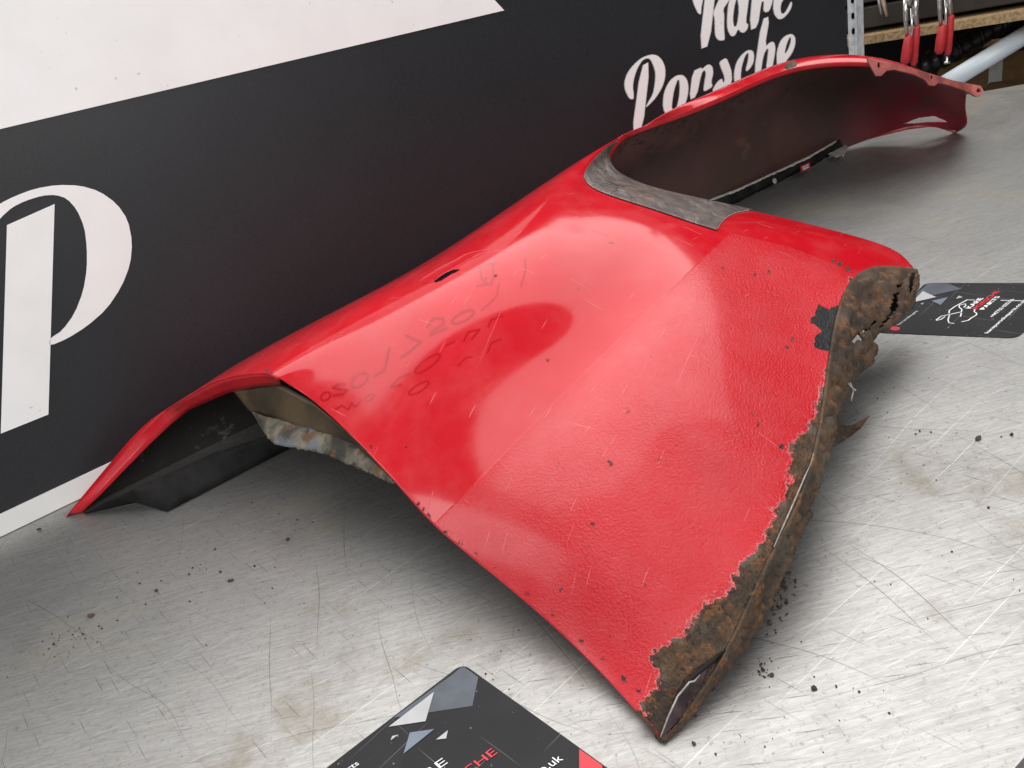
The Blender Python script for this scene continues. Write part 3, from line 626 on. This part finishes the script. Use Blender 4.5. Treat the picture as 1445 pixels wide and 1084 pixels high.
Q = Q[~kill]
fender = empty('car_fender', tuple(P0)); tag(fender, 'red painted car front fender with rusted lower edge lying on the steel bench', 'car fender')
me = bpy.data.meshes.new('outer_skin')
me.vertices.add(len(V)); me.vertices.foreach_set('co', V.astype(np.float32).ravel())
me.loops.add(Q.size); me.loops.foreach_set('vertex_index', Q.astype(np.int32).ravel())
me.polygons.add(len(Q)); me.polygons.foreach_set('loop_start', np.arange(0, Q.size, 4, dtype=np.int32)); me.polygons.foreach_set('loop_total', np.full(len(Q), 4, dtype=np.int32))
me.polygons.foreach_set('use_smooth', np.ones(len(Q), bool)); me.update(calc_edges=True)
for k, v in masks.items():
    at_ = me.attributes.new(k, 'FLOAT', 'POINT'); at_.data.foreach_set('value', v.astype(np.float32))
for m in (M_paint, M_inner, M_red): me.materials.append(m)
skin = bpy.data.objects.new('outer_skin', me); COL.objects.link(skin); skin.parent = fender; skin.matrix_parent_inverse = Matrix.Translation(-Vector(fender.location))
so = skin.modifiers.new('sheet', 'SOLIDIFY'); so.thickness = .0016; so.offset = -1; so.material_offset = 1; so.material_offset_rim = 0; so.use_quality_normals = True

_front_ok = np.where(behind, 1e4, 0.0)
def surf(px, py, off=0.0):
    k = int((np.hypot(PX[:, 0] - px, PX[:, 1] - py) + _front_ok).argmin()); return V[k] + nrm[k] * off
def strip(name, A, B, mat, n=None, rows=4, thick=.0012, noise=0.0, bulge=0.0, parent=fender, seed=1):
    """sheet between two 3-D polylines, subdivided"""
    def rs(P, m):
        P = np.asarray(P, float); L = np.concatenate([[0], np.cumsum(np.linalg.norm(np.diff(P, axis=0), axis=1))]); q = np.linspace(0, L[-1], m)
        return np.stack([np.interp(q, L, P[:, k]) for k in range(3)], -1)
    m = n or 60; a, b = rs(A, m), rs(B, m); rg = np.random.default_rng(seed); VV = []; FF = []
    for i in range(m):
        for r in range(rows + 1):
            t = r / rows; p = a[i] * (1 - t) + b[i] * t
            if bulge: p = p + np.array([0, 0, bulge * math.sin(math.pi * t)])
            if noise and r > 0: p = p + rg.normal(size=3) * noise * (0.5 + t)
            VV.append(p)
    for i in range(m - 1):
        for r in range(rows):
            k = i * (rows + 1) + r; FF.append((k, k + 1, k + rows + 2, k + rows + 1))
    o = mesh(name, VV, FF, mat, parent, True)
    if thick:
        s_ = o.modifiers.new('sheet', 'SOLIDIFY'); s_.thickness = thick; s_.offset = 0
    return o
def edge_pts(i0, i1, side=True):  # t=1 boundary
    return G_side[i0:i1, -1]
slot = plate('slot_shade_plate', [[surf(x, y, .0004) for x, y in chaikin(SLOT_SHADE, 2)]], None, M_void, fender); slot['label'] = 'dark plate drawn as the shade inside the side lamp slot'  # flat black plate painted as the slot's inner shade; the skin is not cut
rp = [(584, 402), (600, 392), (620, 380), (640, 369.5), (656, 361), (668, 356.5), (678, 354.5), (687, 354)]
tube('slot_rim', [surf(x, y, .0001) for x, y in rp], [.0003, .0009, .0012, .0013, .0013, .0012, .0009, .0003], M_red, fender, 8)
tube('slot_rim', [surf(x, y, .0001) for x, y in [(600, 402), (612, 397), (626, 386), (644, 377), (662, 367), (675, 361), (684, 357)]], [.0002, .0006, .0007, .0007, .0007, .0005, .0002], M_red, fender, 8)
# grey clear film along the arch
i4 = int(round(1.0 / 1.16 * (NS_ - 1)))
fj0, fj1 = int(.395 * (NT_ - 1)), int(.752 * (NT_ - 1))
ridx = {}
FV, FF_ = [], []
for j in range(fj0, fj1 + 1):
    tt = (j - fj0) / (fj1 - fj0); st = i4 - 2 + int(max(0, (.16 - tt) / .16) ** 1.6 * (NS_ - 1 - i4) * .72)
    for i in range(st, NS_):
        ridx[(i, j)] = len(FV); k = i * NT_ + j; FV.append(V[k] + nrm[k] * .0009)
for (i, j) in ridx:
    q = [(i, j), (i + 1, j), (i + 1, j + 1), (i, j + 1)]
    if all(x in ridx for x in q): FF_.append([ridx[x] for x in q])
film = mesh('protective_film', FV, FF_, M_film, fender, True); film['label'] = 'cracked grey protective film along the arch edge'
sm = film.modifiers.new('sheet', 'SOLIDIFY'); sm.thickness = .0007; sm.offset = -1
fe = [V[i4 * NT_ + j] + nrm[i4 * NT_ + j] * .0008 for j in range(int(.47 * (NT_ - 1)), fj1, 5)] + [V[i * NT_ + fj1] + nrm[i * NT_ + fj1] * .0008 for i in range(i4, NS_ - 4, 4)]
tube('film_edge', fe, [.00045] * len(fe), M_tag, fender, 6)
# rolled wheel-arch lip
lipA = [G_front[i, -1] for i in range(0, int(NSF * .72), 6)][::-1] + [G_side[-1, j] for j in range(int(.36 * (NT_ - 1)), int(.70 * (NT_ - 1)), 6)]
lipB = [p + np.array([0, 0, -.007]) + Ld * .003 - Pd * .003 for p in lipA]
strip('arch_lip', lipA, lipB, M_red, 120, 3)
# cowl flange along the rear top edge
cA = [G_side[0, j] for j in range(2, int(.40 * (NT_ - 1)), 8)]
cin = [(116, 723), (140, 700), (172, 667), (210, 628), (243, 597), (269, 577), (322, 554), (365, 545), (396, 543)]
cz = [.001, .018, .038, .062, .083, .097, .120, .136, .141]
strip('cowl_flange', cA, [at(x, y, z) for (x, y), z in zip(cin, cz)], M_red, 60, 3)
# door-side return flange
dj = list(range(int(.56 * (NT_ - 1)), NT_, 8)); dA = [G_side[0, j] for j in dj]
dB = [p - np.array([0, 0, .001 + .013 * math.sin(math.pi * min(1, .15 + k / len(dj)))]) + Ld * .006 for k, p in enumerate(dA)]
for k in range(len(dB)): dB[k][2] = max(dB[k][2], .0006)
strip('door_flange', dA, dB, M_red, 100, 3)
# bonnet gutter flange, dark, seen from inside
gA = [PZ(118, 724, .003), PZ(190, 690, .03), PZ(300, 640, .035), PZ(390, 612, .03)]
gB = [PZ(120, 725, .001), PZ(192, 709, .002), PZ(236, 722, .0012), PZ(410, 632, .001)]
strip('gutter_flange', gA, gB, M_blackmetal, 40, 4)
# inner bulkhead by the door hinge and its crusty seam
def inr(px, py, z, dr=0.0):
    p = at(px, py, z); return p
bkA = [PZ(330, 552, .124), PZ(385, 536, .140), PZ(440, 566, .127), PZ(504, 622, .108), PZ(556, 676, .091)]
bkB = [PZ(352, 580, .106), PZ(405, 598, .102), PZ(450, 614, .098), PZ(505, 632, .093), PZ(555, 681, .087)]
strip('inner_bulkhead', bkA, bkB, M_brown, 50, 6, .0012)
ct = [(356, 581), (375, 588), (411, 595), (452, 610), (482, 618), (502, 624), (513, 632), (533, 654), (556, 681)]; cb_ = [(370, 606), (387, 627), (420, 633), (449, 638), (472, 646), (502, 660), (520, 667), (533, 673), (557, 683)]
crA = [PZ(x, y, .108 - .0022 * i) for i, (x, y) in enumerate(ct)]; crB = [PZ(x, y, .090 - .0006 * i) for i, (x, y) in enumerate(cb_)]
strip('sealant_seam', crA, crB, M_crust, 110, 10, .0015, .0003, .002, seed=4)
# tabbed front flange with bolt holes
rt = {}
lipf = np.array([G_front[i, -1] for i in range(NSF)]); lpx = project(lipf); ldp = (lipf - CAM) @ _fw; o_ = np.argsort(lpx[:, 0])
def fr_at(x, y, dd=-.004): return at_r(x, y, float(np.interp(x, lpx[o_, 0], ldp[o_])) + dd)
tabs = [(1224, 81), (1262, 89), (1300, 100), (1345, 113.5), (1372, 119), (1384, 121), (1388, 128), (1384, 135), (1377, 136), (1370, 132), (1360, 127), (1335, 119), (1324, 117), (1319, 121), (1311, 120), (1306, 113), (1290, 105), (1262, 98), (1251, 100), (1244, 107), (1236, 107), (1231, 98), (1226, 89)]
oval = lambda cx, cy, rx, ry: [fr_at(cx + rx * math.cos(q), cy + ry * math.sin(q)) for q in np.linspace(0, 2 * math.pi, 12, endpoint=False)]
ft = plate('front_flange', [[fr_at(*p) for p in tabs], oval(1240, 92, 2, 4.2), oval(1314.5, 109, 1.4, 3), oval(1381, 128, 3.2, 3.6)], _fw * .003, M_dullred, fender)
ft['label'] = 'dull red front flange with bolt tabs'
plate('bare_notch', [[fr_at(x, y, -.006) for x, y in [(1109, 90), (1121, 86), (1125, 88), (1124, 93), (1112, 97), (1108, 96)]]], _fw * .002, plain('bare_lip_metal', (.17, .14, .11), .5, .3, .3, 120), fender)
# primer patch and black gutter strip along the inside
ig = [(985, 288), (1040, 268), (1090, 245), (1140, 222), (1185, 197)]; ih = [(1000, 301), (1045, 283), (1095, 258), (1145, 234), (1190, 210)]
iz = [.012, .012, .013, .016, .020]
strip('gutter_strip', [PZ(x, y, z + .010) for (x, y), z in zip(ig, iz)], [PZ(x, y, z) for (x, y), z in zip(ih, [.002, .002, .003, .004, .006])], M_blackmetal, 60, 3, .0015, .0004)
strip('edge_trim', [PZ(x, y, z + .011) for (x, y), z in zip([(985, 287), (1040, 267), (1090, 244), (1140, 221), (1180, 198)], iz)], [PZ(x, y + 3, z + .009) for (x, y), z in zip([(985, 287), (1040, 267), (1090, 244), (1140, 221), (1180, 198)], iz)], M_fray, 60, 2, .001, .0004)
def patch(name, pts, z, mat, dz=0): return plate(name, [[PZ(x, y, z) for x, y in pts]], (0, 0, -.001), mat, fender)
patch('clip', [(1129, 234), (1143, 228), (1144, 236), (1130, 242)], .020, M_red); patch('clip_label', [(1132, 235), (1141, 231), (1141.5, 235.5), (1132.5, 239.5)], .0212, M_tag)
patch('rivet', [(1093 + 3 * math.cos(q), 255 + 3.5 * math.sin(q)) for q in np.linspace(0, 6.283, 10, endpoint=False)], .016, M_tag)
torn = [(1166, 216), (1176, 206), (1192, 202), (1196, 208), (1190, 222), (1194, 228), (1186, 219), (1178, 222)]
patch('torn_foil', torn, .012, M_fray)
strip('headlamp_rim', [PZ(x, y, z) for x, y, z in [(1196, 201, .012), (1243, 186, .018), (1280, 177, .024), (1310, 173, .026), (1336, 173, .02), (1352, 182, .008)]], [PZ(x, y, z) for x, y, z in [(1192, 206, .006), (1243, 192, .012), (1280, 183, .018), (1310, 179, .021), (1332, 180, .014), (1346, 189, .001)]], M_dullred, 50, 2, .0015)
# rusted lower flange of the sill, with a ragged edge, holes and a shard
nE = [G_side[i, -1] for i in range(NS_)]
FL = [(935, 1046, .001), (945, 1036, .001), (958, 1022, .001), (1000, 968, .002), (1032, 930, .004), (1052, 903, .006), (1070, 880, .008), (1100, 800, .014), (1120, 742, .018), (1133, 712, .022), (1150, 664, .030), (1166, 632, .036), (1172, 600, .041), (1184, 566, .046), (1206, 531, .048), (1228, 514, .046), (1238, 503, .044), (1226, 490, .048), (1236, 470, .050), (1262, 458, .050), (1288, 432, .047), (1293, 400, .057)]
fB = [PZ(*p) for p in FL]
def dense(P, m):
    P = np.asarray(P, float); px = project(P); L = np.concatenate([[0], np.cumsum(np.linalg.norm(np.diff(px, axis=0), axis=1))]); q = np.linspace(0, 1, m) * L[-1]
    return np.stack([np.interp(q, L, P[:, k]) for k in range(3)], -1)
mS, rS = 300, 26
ea, eb = dense(nE, mS), dense(fB, mS)
rag = np.cumsum(RNG.normal(size=mS)) * .0; rag = np.convolve(RNG.normal(size=mS + 8), np.ones(5) / 5, 'same')[4:-4] * .05
VV = []; mid_push = np.array([.0, .0, .0])
lump = RNG.normal(size=(mS, rS + 1)); 
for _ in range(3): lump = (lump + np.roll(lump, 1, 0) + np.roll(lump, -1, 0) + np.roll(lump, 1, 1) + np.roll(lump, -1, 1)) / 5
lump /= lump.std()
for i in range(mS):
    width = np.linalg.norm(eb[i] - ea[i])
    nv = np.cross(eb[i] - ea[i], ea[min(i + 1, mS - 1)] - ea[max(i - 1, 0)]); nv /= np.linalg.norm(nv) + 1e-9
    if nv @ (CAM - ea[i]) < 0: nv = -nv
    for r in range(rS + 1):
        t = r / rS * (1 + rag[i]); p = ea[i] * (1 - t) + eb[i] * t
        p = p + nv * (.10 * width * math.sin(math.pi * min(t, 1)) + (min(.0014, .0003 + .02 * width) * lump[i, r] * min(1, r / 5) if r else 0))
        p[2] = max(p[2], .0006); VV.append(p)
VV = np.array(VV); vpx = project(VV); FF = []
HOLES = [[(1203, 474), (1207, 471), (1213, 472), (1215, 484), (1208, 482), (1201, 487)], [(1283, 388), (1290, 386), (1286, 412), (1280, 417)], [(1262, 404), (1275, 399), (1272, 405), (1264, 408)], [(1258, 418), (1266, 412), (1266, 432), (1252, 452), (1240, 462), (1255, 440)], [(1236, 452), (1222, 470), (1212, 472), (1226, 458)]]
lo = []
for i in range(mS - 1):
    for r in range(rS):
        k = i * (rS + 1) + r; FF.append((k, k + rS + 1, k + rS + 2, k + 1))
FF = np.array(FF); cpx = vpx[FF].mean(1) + RNG.normal(size=(len(FF), 2)) * .5; kl = np.zeros(len(FF), bool)
for hpoly in HOLES: kl |= poly_sd(cpx, hpoly) > 0
sill = mesh('rusty_sill_flange', VV, [tuple(f) for f in FF[~kl]], M_rust, fender, True); sill['label'] = 'rusted through, flaking lower flange'
ss = sill.modifiers.new('sheet', 'SOLIDIFY'); ss.thickness = .0022; ss.offset = -1
# black strip added behind the holes to stand for the shade in them, and the curled shard
strip('hole_shade_backing', [PZ(1218, 478, .052), PZ(1240, 440, .056), PZ(1262, 405, .062), PZ(1292, 380, .058)], [PZ(1221, 486, .046), PZ(1244, 466, .044), PZ(1270, 446, .042), PZ(1292, 424, .044)], M_blackmetal, 30, 4, .001)
sh = [(1178, 575, .040), (1184, 590, .034), (1193, 601, .028), (1205, 599, .030), (1226, 587, .036), (1214, 604, .028), (1196, 618, .018), (1176, 630, .012), (1166, 634, .012), (1170, 606, .026)]
plate('curled_shard', [[PZ(*p) for p in sh]], (0.001, .001, -.0015), M_rust, fender)
def wisp(pts, z0, z1, w): 
    n = len(pts); tube('frayed_strand', [PZ(x, y, z0 + (z1 - z0) * k / (n - 1)) for k, (x, y) in enumerate(pts)], [w] * n, M_fray, fender, 6)
wisp([(1188, 532), (1194, 538), (1200, 546), (1208, 551)], .062, .056, .0009); wisp([(1192, 534), (1200, 541), (1204, 552), (1201, 566)], .060, .050, .0007)
wisp([(1140, 690), (1146, 664), (1152, 632), (1150, 652), (1146, 672)], .040, .036, .0003)
# black tubes drawn as the shade in the fold gap, torn lip and stray wire on the lower flange
def vsurf(x, y, off):
    k = int(np.hypot(vpx[:, 0] - x, vpx[:, 1] - y).argmin()); d = depth(VV[k]); return at_r(x, y, d - off)
gp = [(1146, 655), (1136, 684), (1122, 716), (1100, 768), (1076, 822), (1050, 870), (1028, 910)]
tube('fold_gap_shade', [vsurf(x, y, .0002) for x, y in gp], [.0003, .0009, .0012, .0013, .0012, .0012, .0004], M_blackmetal, fender, 8)
wp_ = [(1152, 630), (1148, 640), (1144, 655), (1136, 672), (1124, 700), (1110, 732), (1092, 772)]
tube('stray_wire', [vsurf(x, y, .003) for x, y in wp_], [.0003, .0003, .0003, .0005, .0005, .0005, .0004], M_fray, fender, 6)
leaf = cr([(320, 960), (345, 890), (385, 800), (430, 745), (500, 690), (560, 640), (583, 625), (585, 680), (545, 755), (460, 845), (380, 905)], 820, 700, .354)
tl_ = plate('torn_lip', [[vsurf(x, y, .002) for x, y in leaf]], _fw * .0008, plain('dark_plum_metal', (.045, .026, .030), .45, .2, .7, 120, .6), fender)
tube('lip_edge', [vsurf(x, y, .0028) for x, y in cr([(316, 962), (345, 885), (385, 798), (432, 742), (452, 738), (475, 712)], 820, 700, .354)], [.0004, .0006, .0006, .0006, .0006, .0002], M_fray, fender, 6)
tube('fold_gap_shade', [vsurf(x, y, .0012) for x, y in cr([(365, 830), (400, 770), (450, 715), (520, 660), (575, 615)], 820, 700, .354)], [.0006, .0014, .0016, .0014, .0005], M_blackmetal, fender, 8)  # second black tube, again standing for shade along the fold
strip('torn_tip', [PZ(896, 1004, .012), PZ(912, 1018, .009), PZ(930, 1044, .003)], [PZ(902, 1000, .003), PZ(914, 1016, .002), PZ(931, 1047, .0008)], M_rust, 16, 3, .001, .0006, seed=3)

# ------------------------------------------------------------------ business cards stuck on the bench
M_cardblk = NT('glossy_black_card'); 
t = M_cardblk; b0 = t.mix(t.ramp(t.noise(14, 5), .35, .7), (.010, .010, .012), (.018, .017, .019)); l0 = scratches(t, .5, .02, .05, .0004, .25, 9.1); l1 = scratches(t, 2.1, .017, .04, .0004, .25, 11.9)
b0 = t.mix(t.math('MULTIPLY', t.math('MAXIMUM', l0, l1), .4), b0, (.4, .4, .4)); b0 = t.mix(t.ramp(t.noise(240, 3), .70, .74), b0, (.25, .23, .2)); t.link(b0, t.b.inputs['Base Color']); t.set(t.b, Roughness=.45); t.b.inputs['Specular IOR Level'].default_value = .2; M_cardblk = t.m
M_slate = plain('slate_facet', (.055, .065, .085), .4, 0, .25, 40); M_pale = plain('pale_facet', (.40, .40, .41), .45, 0, .08, 40); M_blue = plain('blue_grey_facet', (.13, .155, .20), .45, 0, .15, 40)
M_prred = plain('red_print', (.62, .008, .022), .4); M_prwhite = plain('white_card_print', (.75, .75, .75), .45)
def rounded(pts, r=.008, n=5):
    pts = [np.asarray(p, float) for p in pts]; out = []
    for i, p in enumerate(pts):
        a = pts[i - 1] - p; b = pts[(i + 1) % len(pts)] - p; a /= np.linalg.norm(a); b /= np.linalg.norm(b)
        for k in range(n + 1):
            q = k / n; out.append((1 - q) ** 2 * (p + a * r) + 2 * q * (1 - q) * p + q * q * (p + b * r))
    return out
UPZ = np.array([0, 0, 1.0])
def text_mesh(name, s, origin, ux, uy, mat, parent, z, bold=0.0):
    cu = bpy.data.curves.new(name, 'FONT'); cu.body = s; cu.offset = bold; cu.resolution_u = 3
    tmp = bpy.data.objects.new(name, cu); COL.objects.link(tmp); dg = bpy.context.evaluated_depsgraph_get(); me = bpy.data.meshes.new_from_object(tmp.evaluated_get(dg))
    bpy.data.objects.remove(tmp)
    wv = max((v.co.x for v in me.vertices), default=1.0)
    for v in me.vertices:
        p = np.asarray(origin) + np.asarray(ux) * (v.co.x / wv) + np.asarray(uy) * v.co.y; v.co = (p[0], p[1], z)
    me.materials.append(mat); o = bpy.data.objects.new(name, me); COL.objects.link(o); o.parent = parent; o.matrix_parent_inverse = Matrix.Translation(-Vector(parent.location)); return o
def make_card(A, B, C, D, label):
    """A top right of the print, B bottom right, C bottom left, D top left (text runs D to A)"""
    r = empty('business_card', tuple(A)); tag(r, label, 'card', 'business cards stuck on the bench')
    plate('card_face', [[p + UPZ * .0006 for p in rounded([A, B, C, D])]], (0, 0, -.0005), M_cardblk, r)
    return r
def facets(r, tf):
    for nm, pts, m, z in [('facet', [(-.002, .985), (.30, .995), (.40, .90), (.36, .0)], None, 0)][:0]: pass
nA_, nB_ = at(653, 937), at(861, 1087); nl = at(463, 1083); nu = (nA_ - nl) / np.linalg.norm(nA_ - nl); CW = .215
nB_ = nA_ + (nB_ - nA_) / np.linalg.norm(nB_ - nA_) * .148
c1 = make_card(nA_, nB_, nB_ - nu * CW, nA_ - nu * CW, 'black business card with red corner cut by the bottom edge, near the rusty tip')
K4 = (460, 930, .2768)
def fpatch(r, name, pts, mat, z, tf=lambda p: p):
    plate(name, [[np.array([*tf(at(x, y))[:2], z]) for x, y in cr(pts, *K4)]], (0, 0, -.0001), mat, r)
FAC = [('facet', [(345, 303), (553, 150), (640, 88), (690, 46), (708, 46), (778, 97), (748, 243), (530, 276)], M_slate, .00085), ('facet', [(553, 172), (510, 322), (322, 350)], M_pale, .0011), ('facet', [(430, 380), (555, 362), (398, 488)], M_blue, .0011), ('facet', [(340, 398), (372, 390), (332, 420)], M_pale, .0011), ('facet', [(624, 368), (615, 410), (563, 416)], M_pale, .0011)]
for nm, pts, m, z in FAC: fpatch(c1, nm, pts, m, z)
fpatch(c1, 'red_corner', [(1293, 464), (1410, 546), (1410, 600), (1293, 600)], M_prred, .0009)
def pxtext(r, s, p0, p1, hpx, mat, z=.0011, bold=0.0, up=None):
    a, b = at(*p0), at(*p1); ux = b - a; h = hpx / FPX * depth(a); n_ = np.array([-ux[1], ux[0], 0]) if up is None else up; n_ = n_ / np.linalg.norm(n_); text_mesh('print', s, a, ux, n_ * h, mat, r, z, bold)
vdir = (nA_ - nB_)
pxtext(c1, 'PORSCHE', (600, 1140), (703, 1064), 20, M_prred, up=vdir); pxtext(c1, 'KARE', (560, 1128), (633, 1078), 20, M_prwhite, up=vdir); pxtext(c1, 'kareporscheparts.co.uk', (625, 1187), (796, 1073), 20, M_prwhite, up=vdir); pxtext(c1, 'kare porsche parts', (400, 1150), (508, 1080), 14, M_prwhite, up=vdir)
fA, fB_, fC, fD = at(1306, 400), at(1530, 400), at(1434, 478), at(1236, 470)
c2 = make_card(fA, fB_, fC, fD, 'black business card with white lettering lying beyond the rusted fender corner')
fu = fA - fD; fv = fA - fB_
def tf2(p):        # the same printed facets, scaled onto the far card
    q = p - nA_; m = np.array([[nu[0], vdir[0]], [nu[1], vdir[1]]]); s_ = np.linalg.solve(m, q[:2]); return fA + fu / np.linalg.norm(fu) * s_[0] * .8 + fv * s_[1] * 1.15
for nm, pts, m, z in FAC: fpatch(c2, nm, pts, m, z, tf2)
pxtext(c2, 'KARE', (1369, 437), (1388, 422), 9, M_prwhite, up=fv, bold=.03); pxtext(c2, 'PORSCHE', (1378.5, 438), (1411, 412), 9, M_prred, up=fv, bold=.03); pxtext(c2, 'PARTS', (1388, 438.5), (1411.5, 419.5), 8, M_prwhite, up=fv, bold=.03)
pxtext(c2, '+447703 025256', (1401, 449), (1431.5, 423.5), 7, M_prwhite, up=fv, bold=.02); pxtext(c2, 'kareporscheparts.co.uk', (1394, 472), (1449, 424), 7, M_prwhite, up=fv, bold=.02); pxtext(c2, 'kare porsche parts', (1269, 460), (1296, 440), 6, M_prwhite, up=fv)
def ln(r, pts, w, mat, z=.0011):
    P = [np.array([*at(*p)[:2], z]) for p in pts]; A_, B_ = [], []
    for i, p in enumerate(P):
        d = P[min(i + 1, len(P) - 1)] - P[max(i - 1, 0)]; n_ = np.array([-d[1], d[0], 0]); n_ /= np.linalg.norm(n_) + 1e-9; A_.append(p + n_ * w); B_.append(p - n_ * w)
    n = len(P); mesh('print', A_ + B_, [(i, i + 1, n + i + 1, n + i) for i in range(n - 1)], mat, r)
KC = (1250, 380, 195 / 1445.0)
for pts in [[(525, 540), (580, 500), (700, 475), (790, 455), (795, 430), (765, 405), (770, 385), (835, 370), (835, 390), (815, 410)], [(660, 470), (665, 440), (720, 400), (850, 330), (930, 332)], [(665, 490), (650, 540), (660, 570), (715, 578)], [(790, 465), (780, 505)], [(930, 420), (925, 455), (950, 470), (945, 490), (900, 515), (860, 545), (790, 560)], [(1200, 335), (1320, 338), (1440, 340)], [(525, 545), (575, 535), (620, 505)]]:
    ln(c2, cr(pts, *KC), .0006, M_prwhite)
plate('red_badge', [[np.array([*at(1263 + 7 * math.cos(q), 465 + 3 * math.sin(q))[:2], .0011]) for q in np.linspace(0, 6.283, 16, endpoint=False)]], (0, 0, -.0001), M_prred, c2)

# ------------------------------------------------------------------ crumbs and flakes of rust on the bench
M_crumb = plain('rust_crumb', (.055, .03, .02), .9, 0, .6, 300)
def lump_mesh(sx, sy, sz, seed):
    rg = random.Random(seed); bm = bmesh.new(); bmesh.ops.create_icosphere(bm, subdivisions=1, radius=1)
    for v in bm.verts: k = .7 + .6 * rg.random(); v.co = Vector((v.co.x * sx * k, v.co.y * sy * k, (v.co.z * .9 + .75) * sz * k))
    for v in bm.verts: v.co.z = max(v.co.z, 0)
    return bm
flakes = [(1380, 620, 11, 4, .1, 'long rust flake right of the curled rusty shard'), (1427, 614, 4, 3, .4, 'rust flake at the right edge of the view, beyond the long flake'), (128, 870, 10, 4, -.5, 'brown rust flake on the bare steel lower left'), (326, 820, 9, 3, -.6, 'slim reddish flake on the steel below the fender opening'), (221, 834, 5, 3, .3, 'dark crumb beside the brown flake on the lower left steel'), (1149, 972, 6, 5, .7, 'dark smudged flake on the bright steel lower right'), (979, 1050, 5, 4, .2, 'round rust crumb just below the rusty tip'), (1105, 828, 7, 6, .3, 'largest rust flake in the shadow beside the rusty sill'), (406, 762, 6, 3, 1.0, 'small brown flake in the shade under the fender'), (56, 748, 7, 2, -.4, 'thin rust sliver near the white board trim')]
for k, (x, y, a_, b_, rot, lab) in enumerate(flakes):
    p = at(x, y); s_ = depth(p) / FPX; o = from_bm('rust_flake', lump_mesh(a_ * s_ * .6, b_ * s_ * .9, 2.0 * s_, k), M_crumb if k % 2 else M_rust); o.location = tuple(p + UPZ * .0002); o.rotation_euler.z = rot + BANG; tag(o, lab, 'rust flake', 'larger rust flakes on the bench')
bmc = bmesh.new()
def crumbs(cx, cy, sx, sy, n, smin, smax, rot=0):
    for _ in range(n):
        u, v = random.gauss(0, 1), random.gauss(0, 1); x = cx + (u * sx * math.cos(rot) - v * sy * math.sin(rot)); y = cy + (u * sx * math.sin(rot) + v * sy * math.cos(rot)); p = at(x, y)
        if y < 150: continue
        s_ = random.uniform(smin, smax) * (random.random() ** 1.5 + .35); b_ = lump_mesh(s_, s_ * random.uniform(.4, 1), s_ * .6, random.randint(0, 9999)); ml = bpy.data.meshes.new('tmp'); 
        bmesh.ops.rotate(b_, verts=b_.verts[:], matrix=Matrix.Rotation(random.random() * 6.28, 3, 'Z')); bmesh.ops.translate(b_, verts=b_.verts[:], vec=Vector((p[0], p[1], .0001))); b_.to_mesh(ml); b_.free(); bmc.from_mesh(ml); bpy.data.meshes.remove(ml)
crumbs(1100, 835, 10, 26, 110, .0006, .0018, .35); crumbs(1078, 945, 8, 12, 25, .0006, .0016, .3); crumbs(1260, 600, 60, 25, 22, .0004, .0011); crumbs(1330, 640, 70, 30, 20, .0004, .0011); crumbs(100, 905, 30, 12, 60, .0004, .0012, -.5); crumbs(250, 830, 120, 40, 60, .0004, .0013, -.4); crumbs(1250, 830, 120, 120, 30, .0003, .0008); crumbs(600, 900, 200, 60, 18, .0004, .001); crumbs(1000, 1030, 60, 30, 14, .0004, .001); crumbs(1180, 990, 60, 50, 12, .0004, .001)
cro = from_bm('rust_crumbs', bmc, M_crumb); tag(cro, 'fine dark rust crumbs scattered over the bench beside the rusty sill', 'crumbs', kind='stuff')
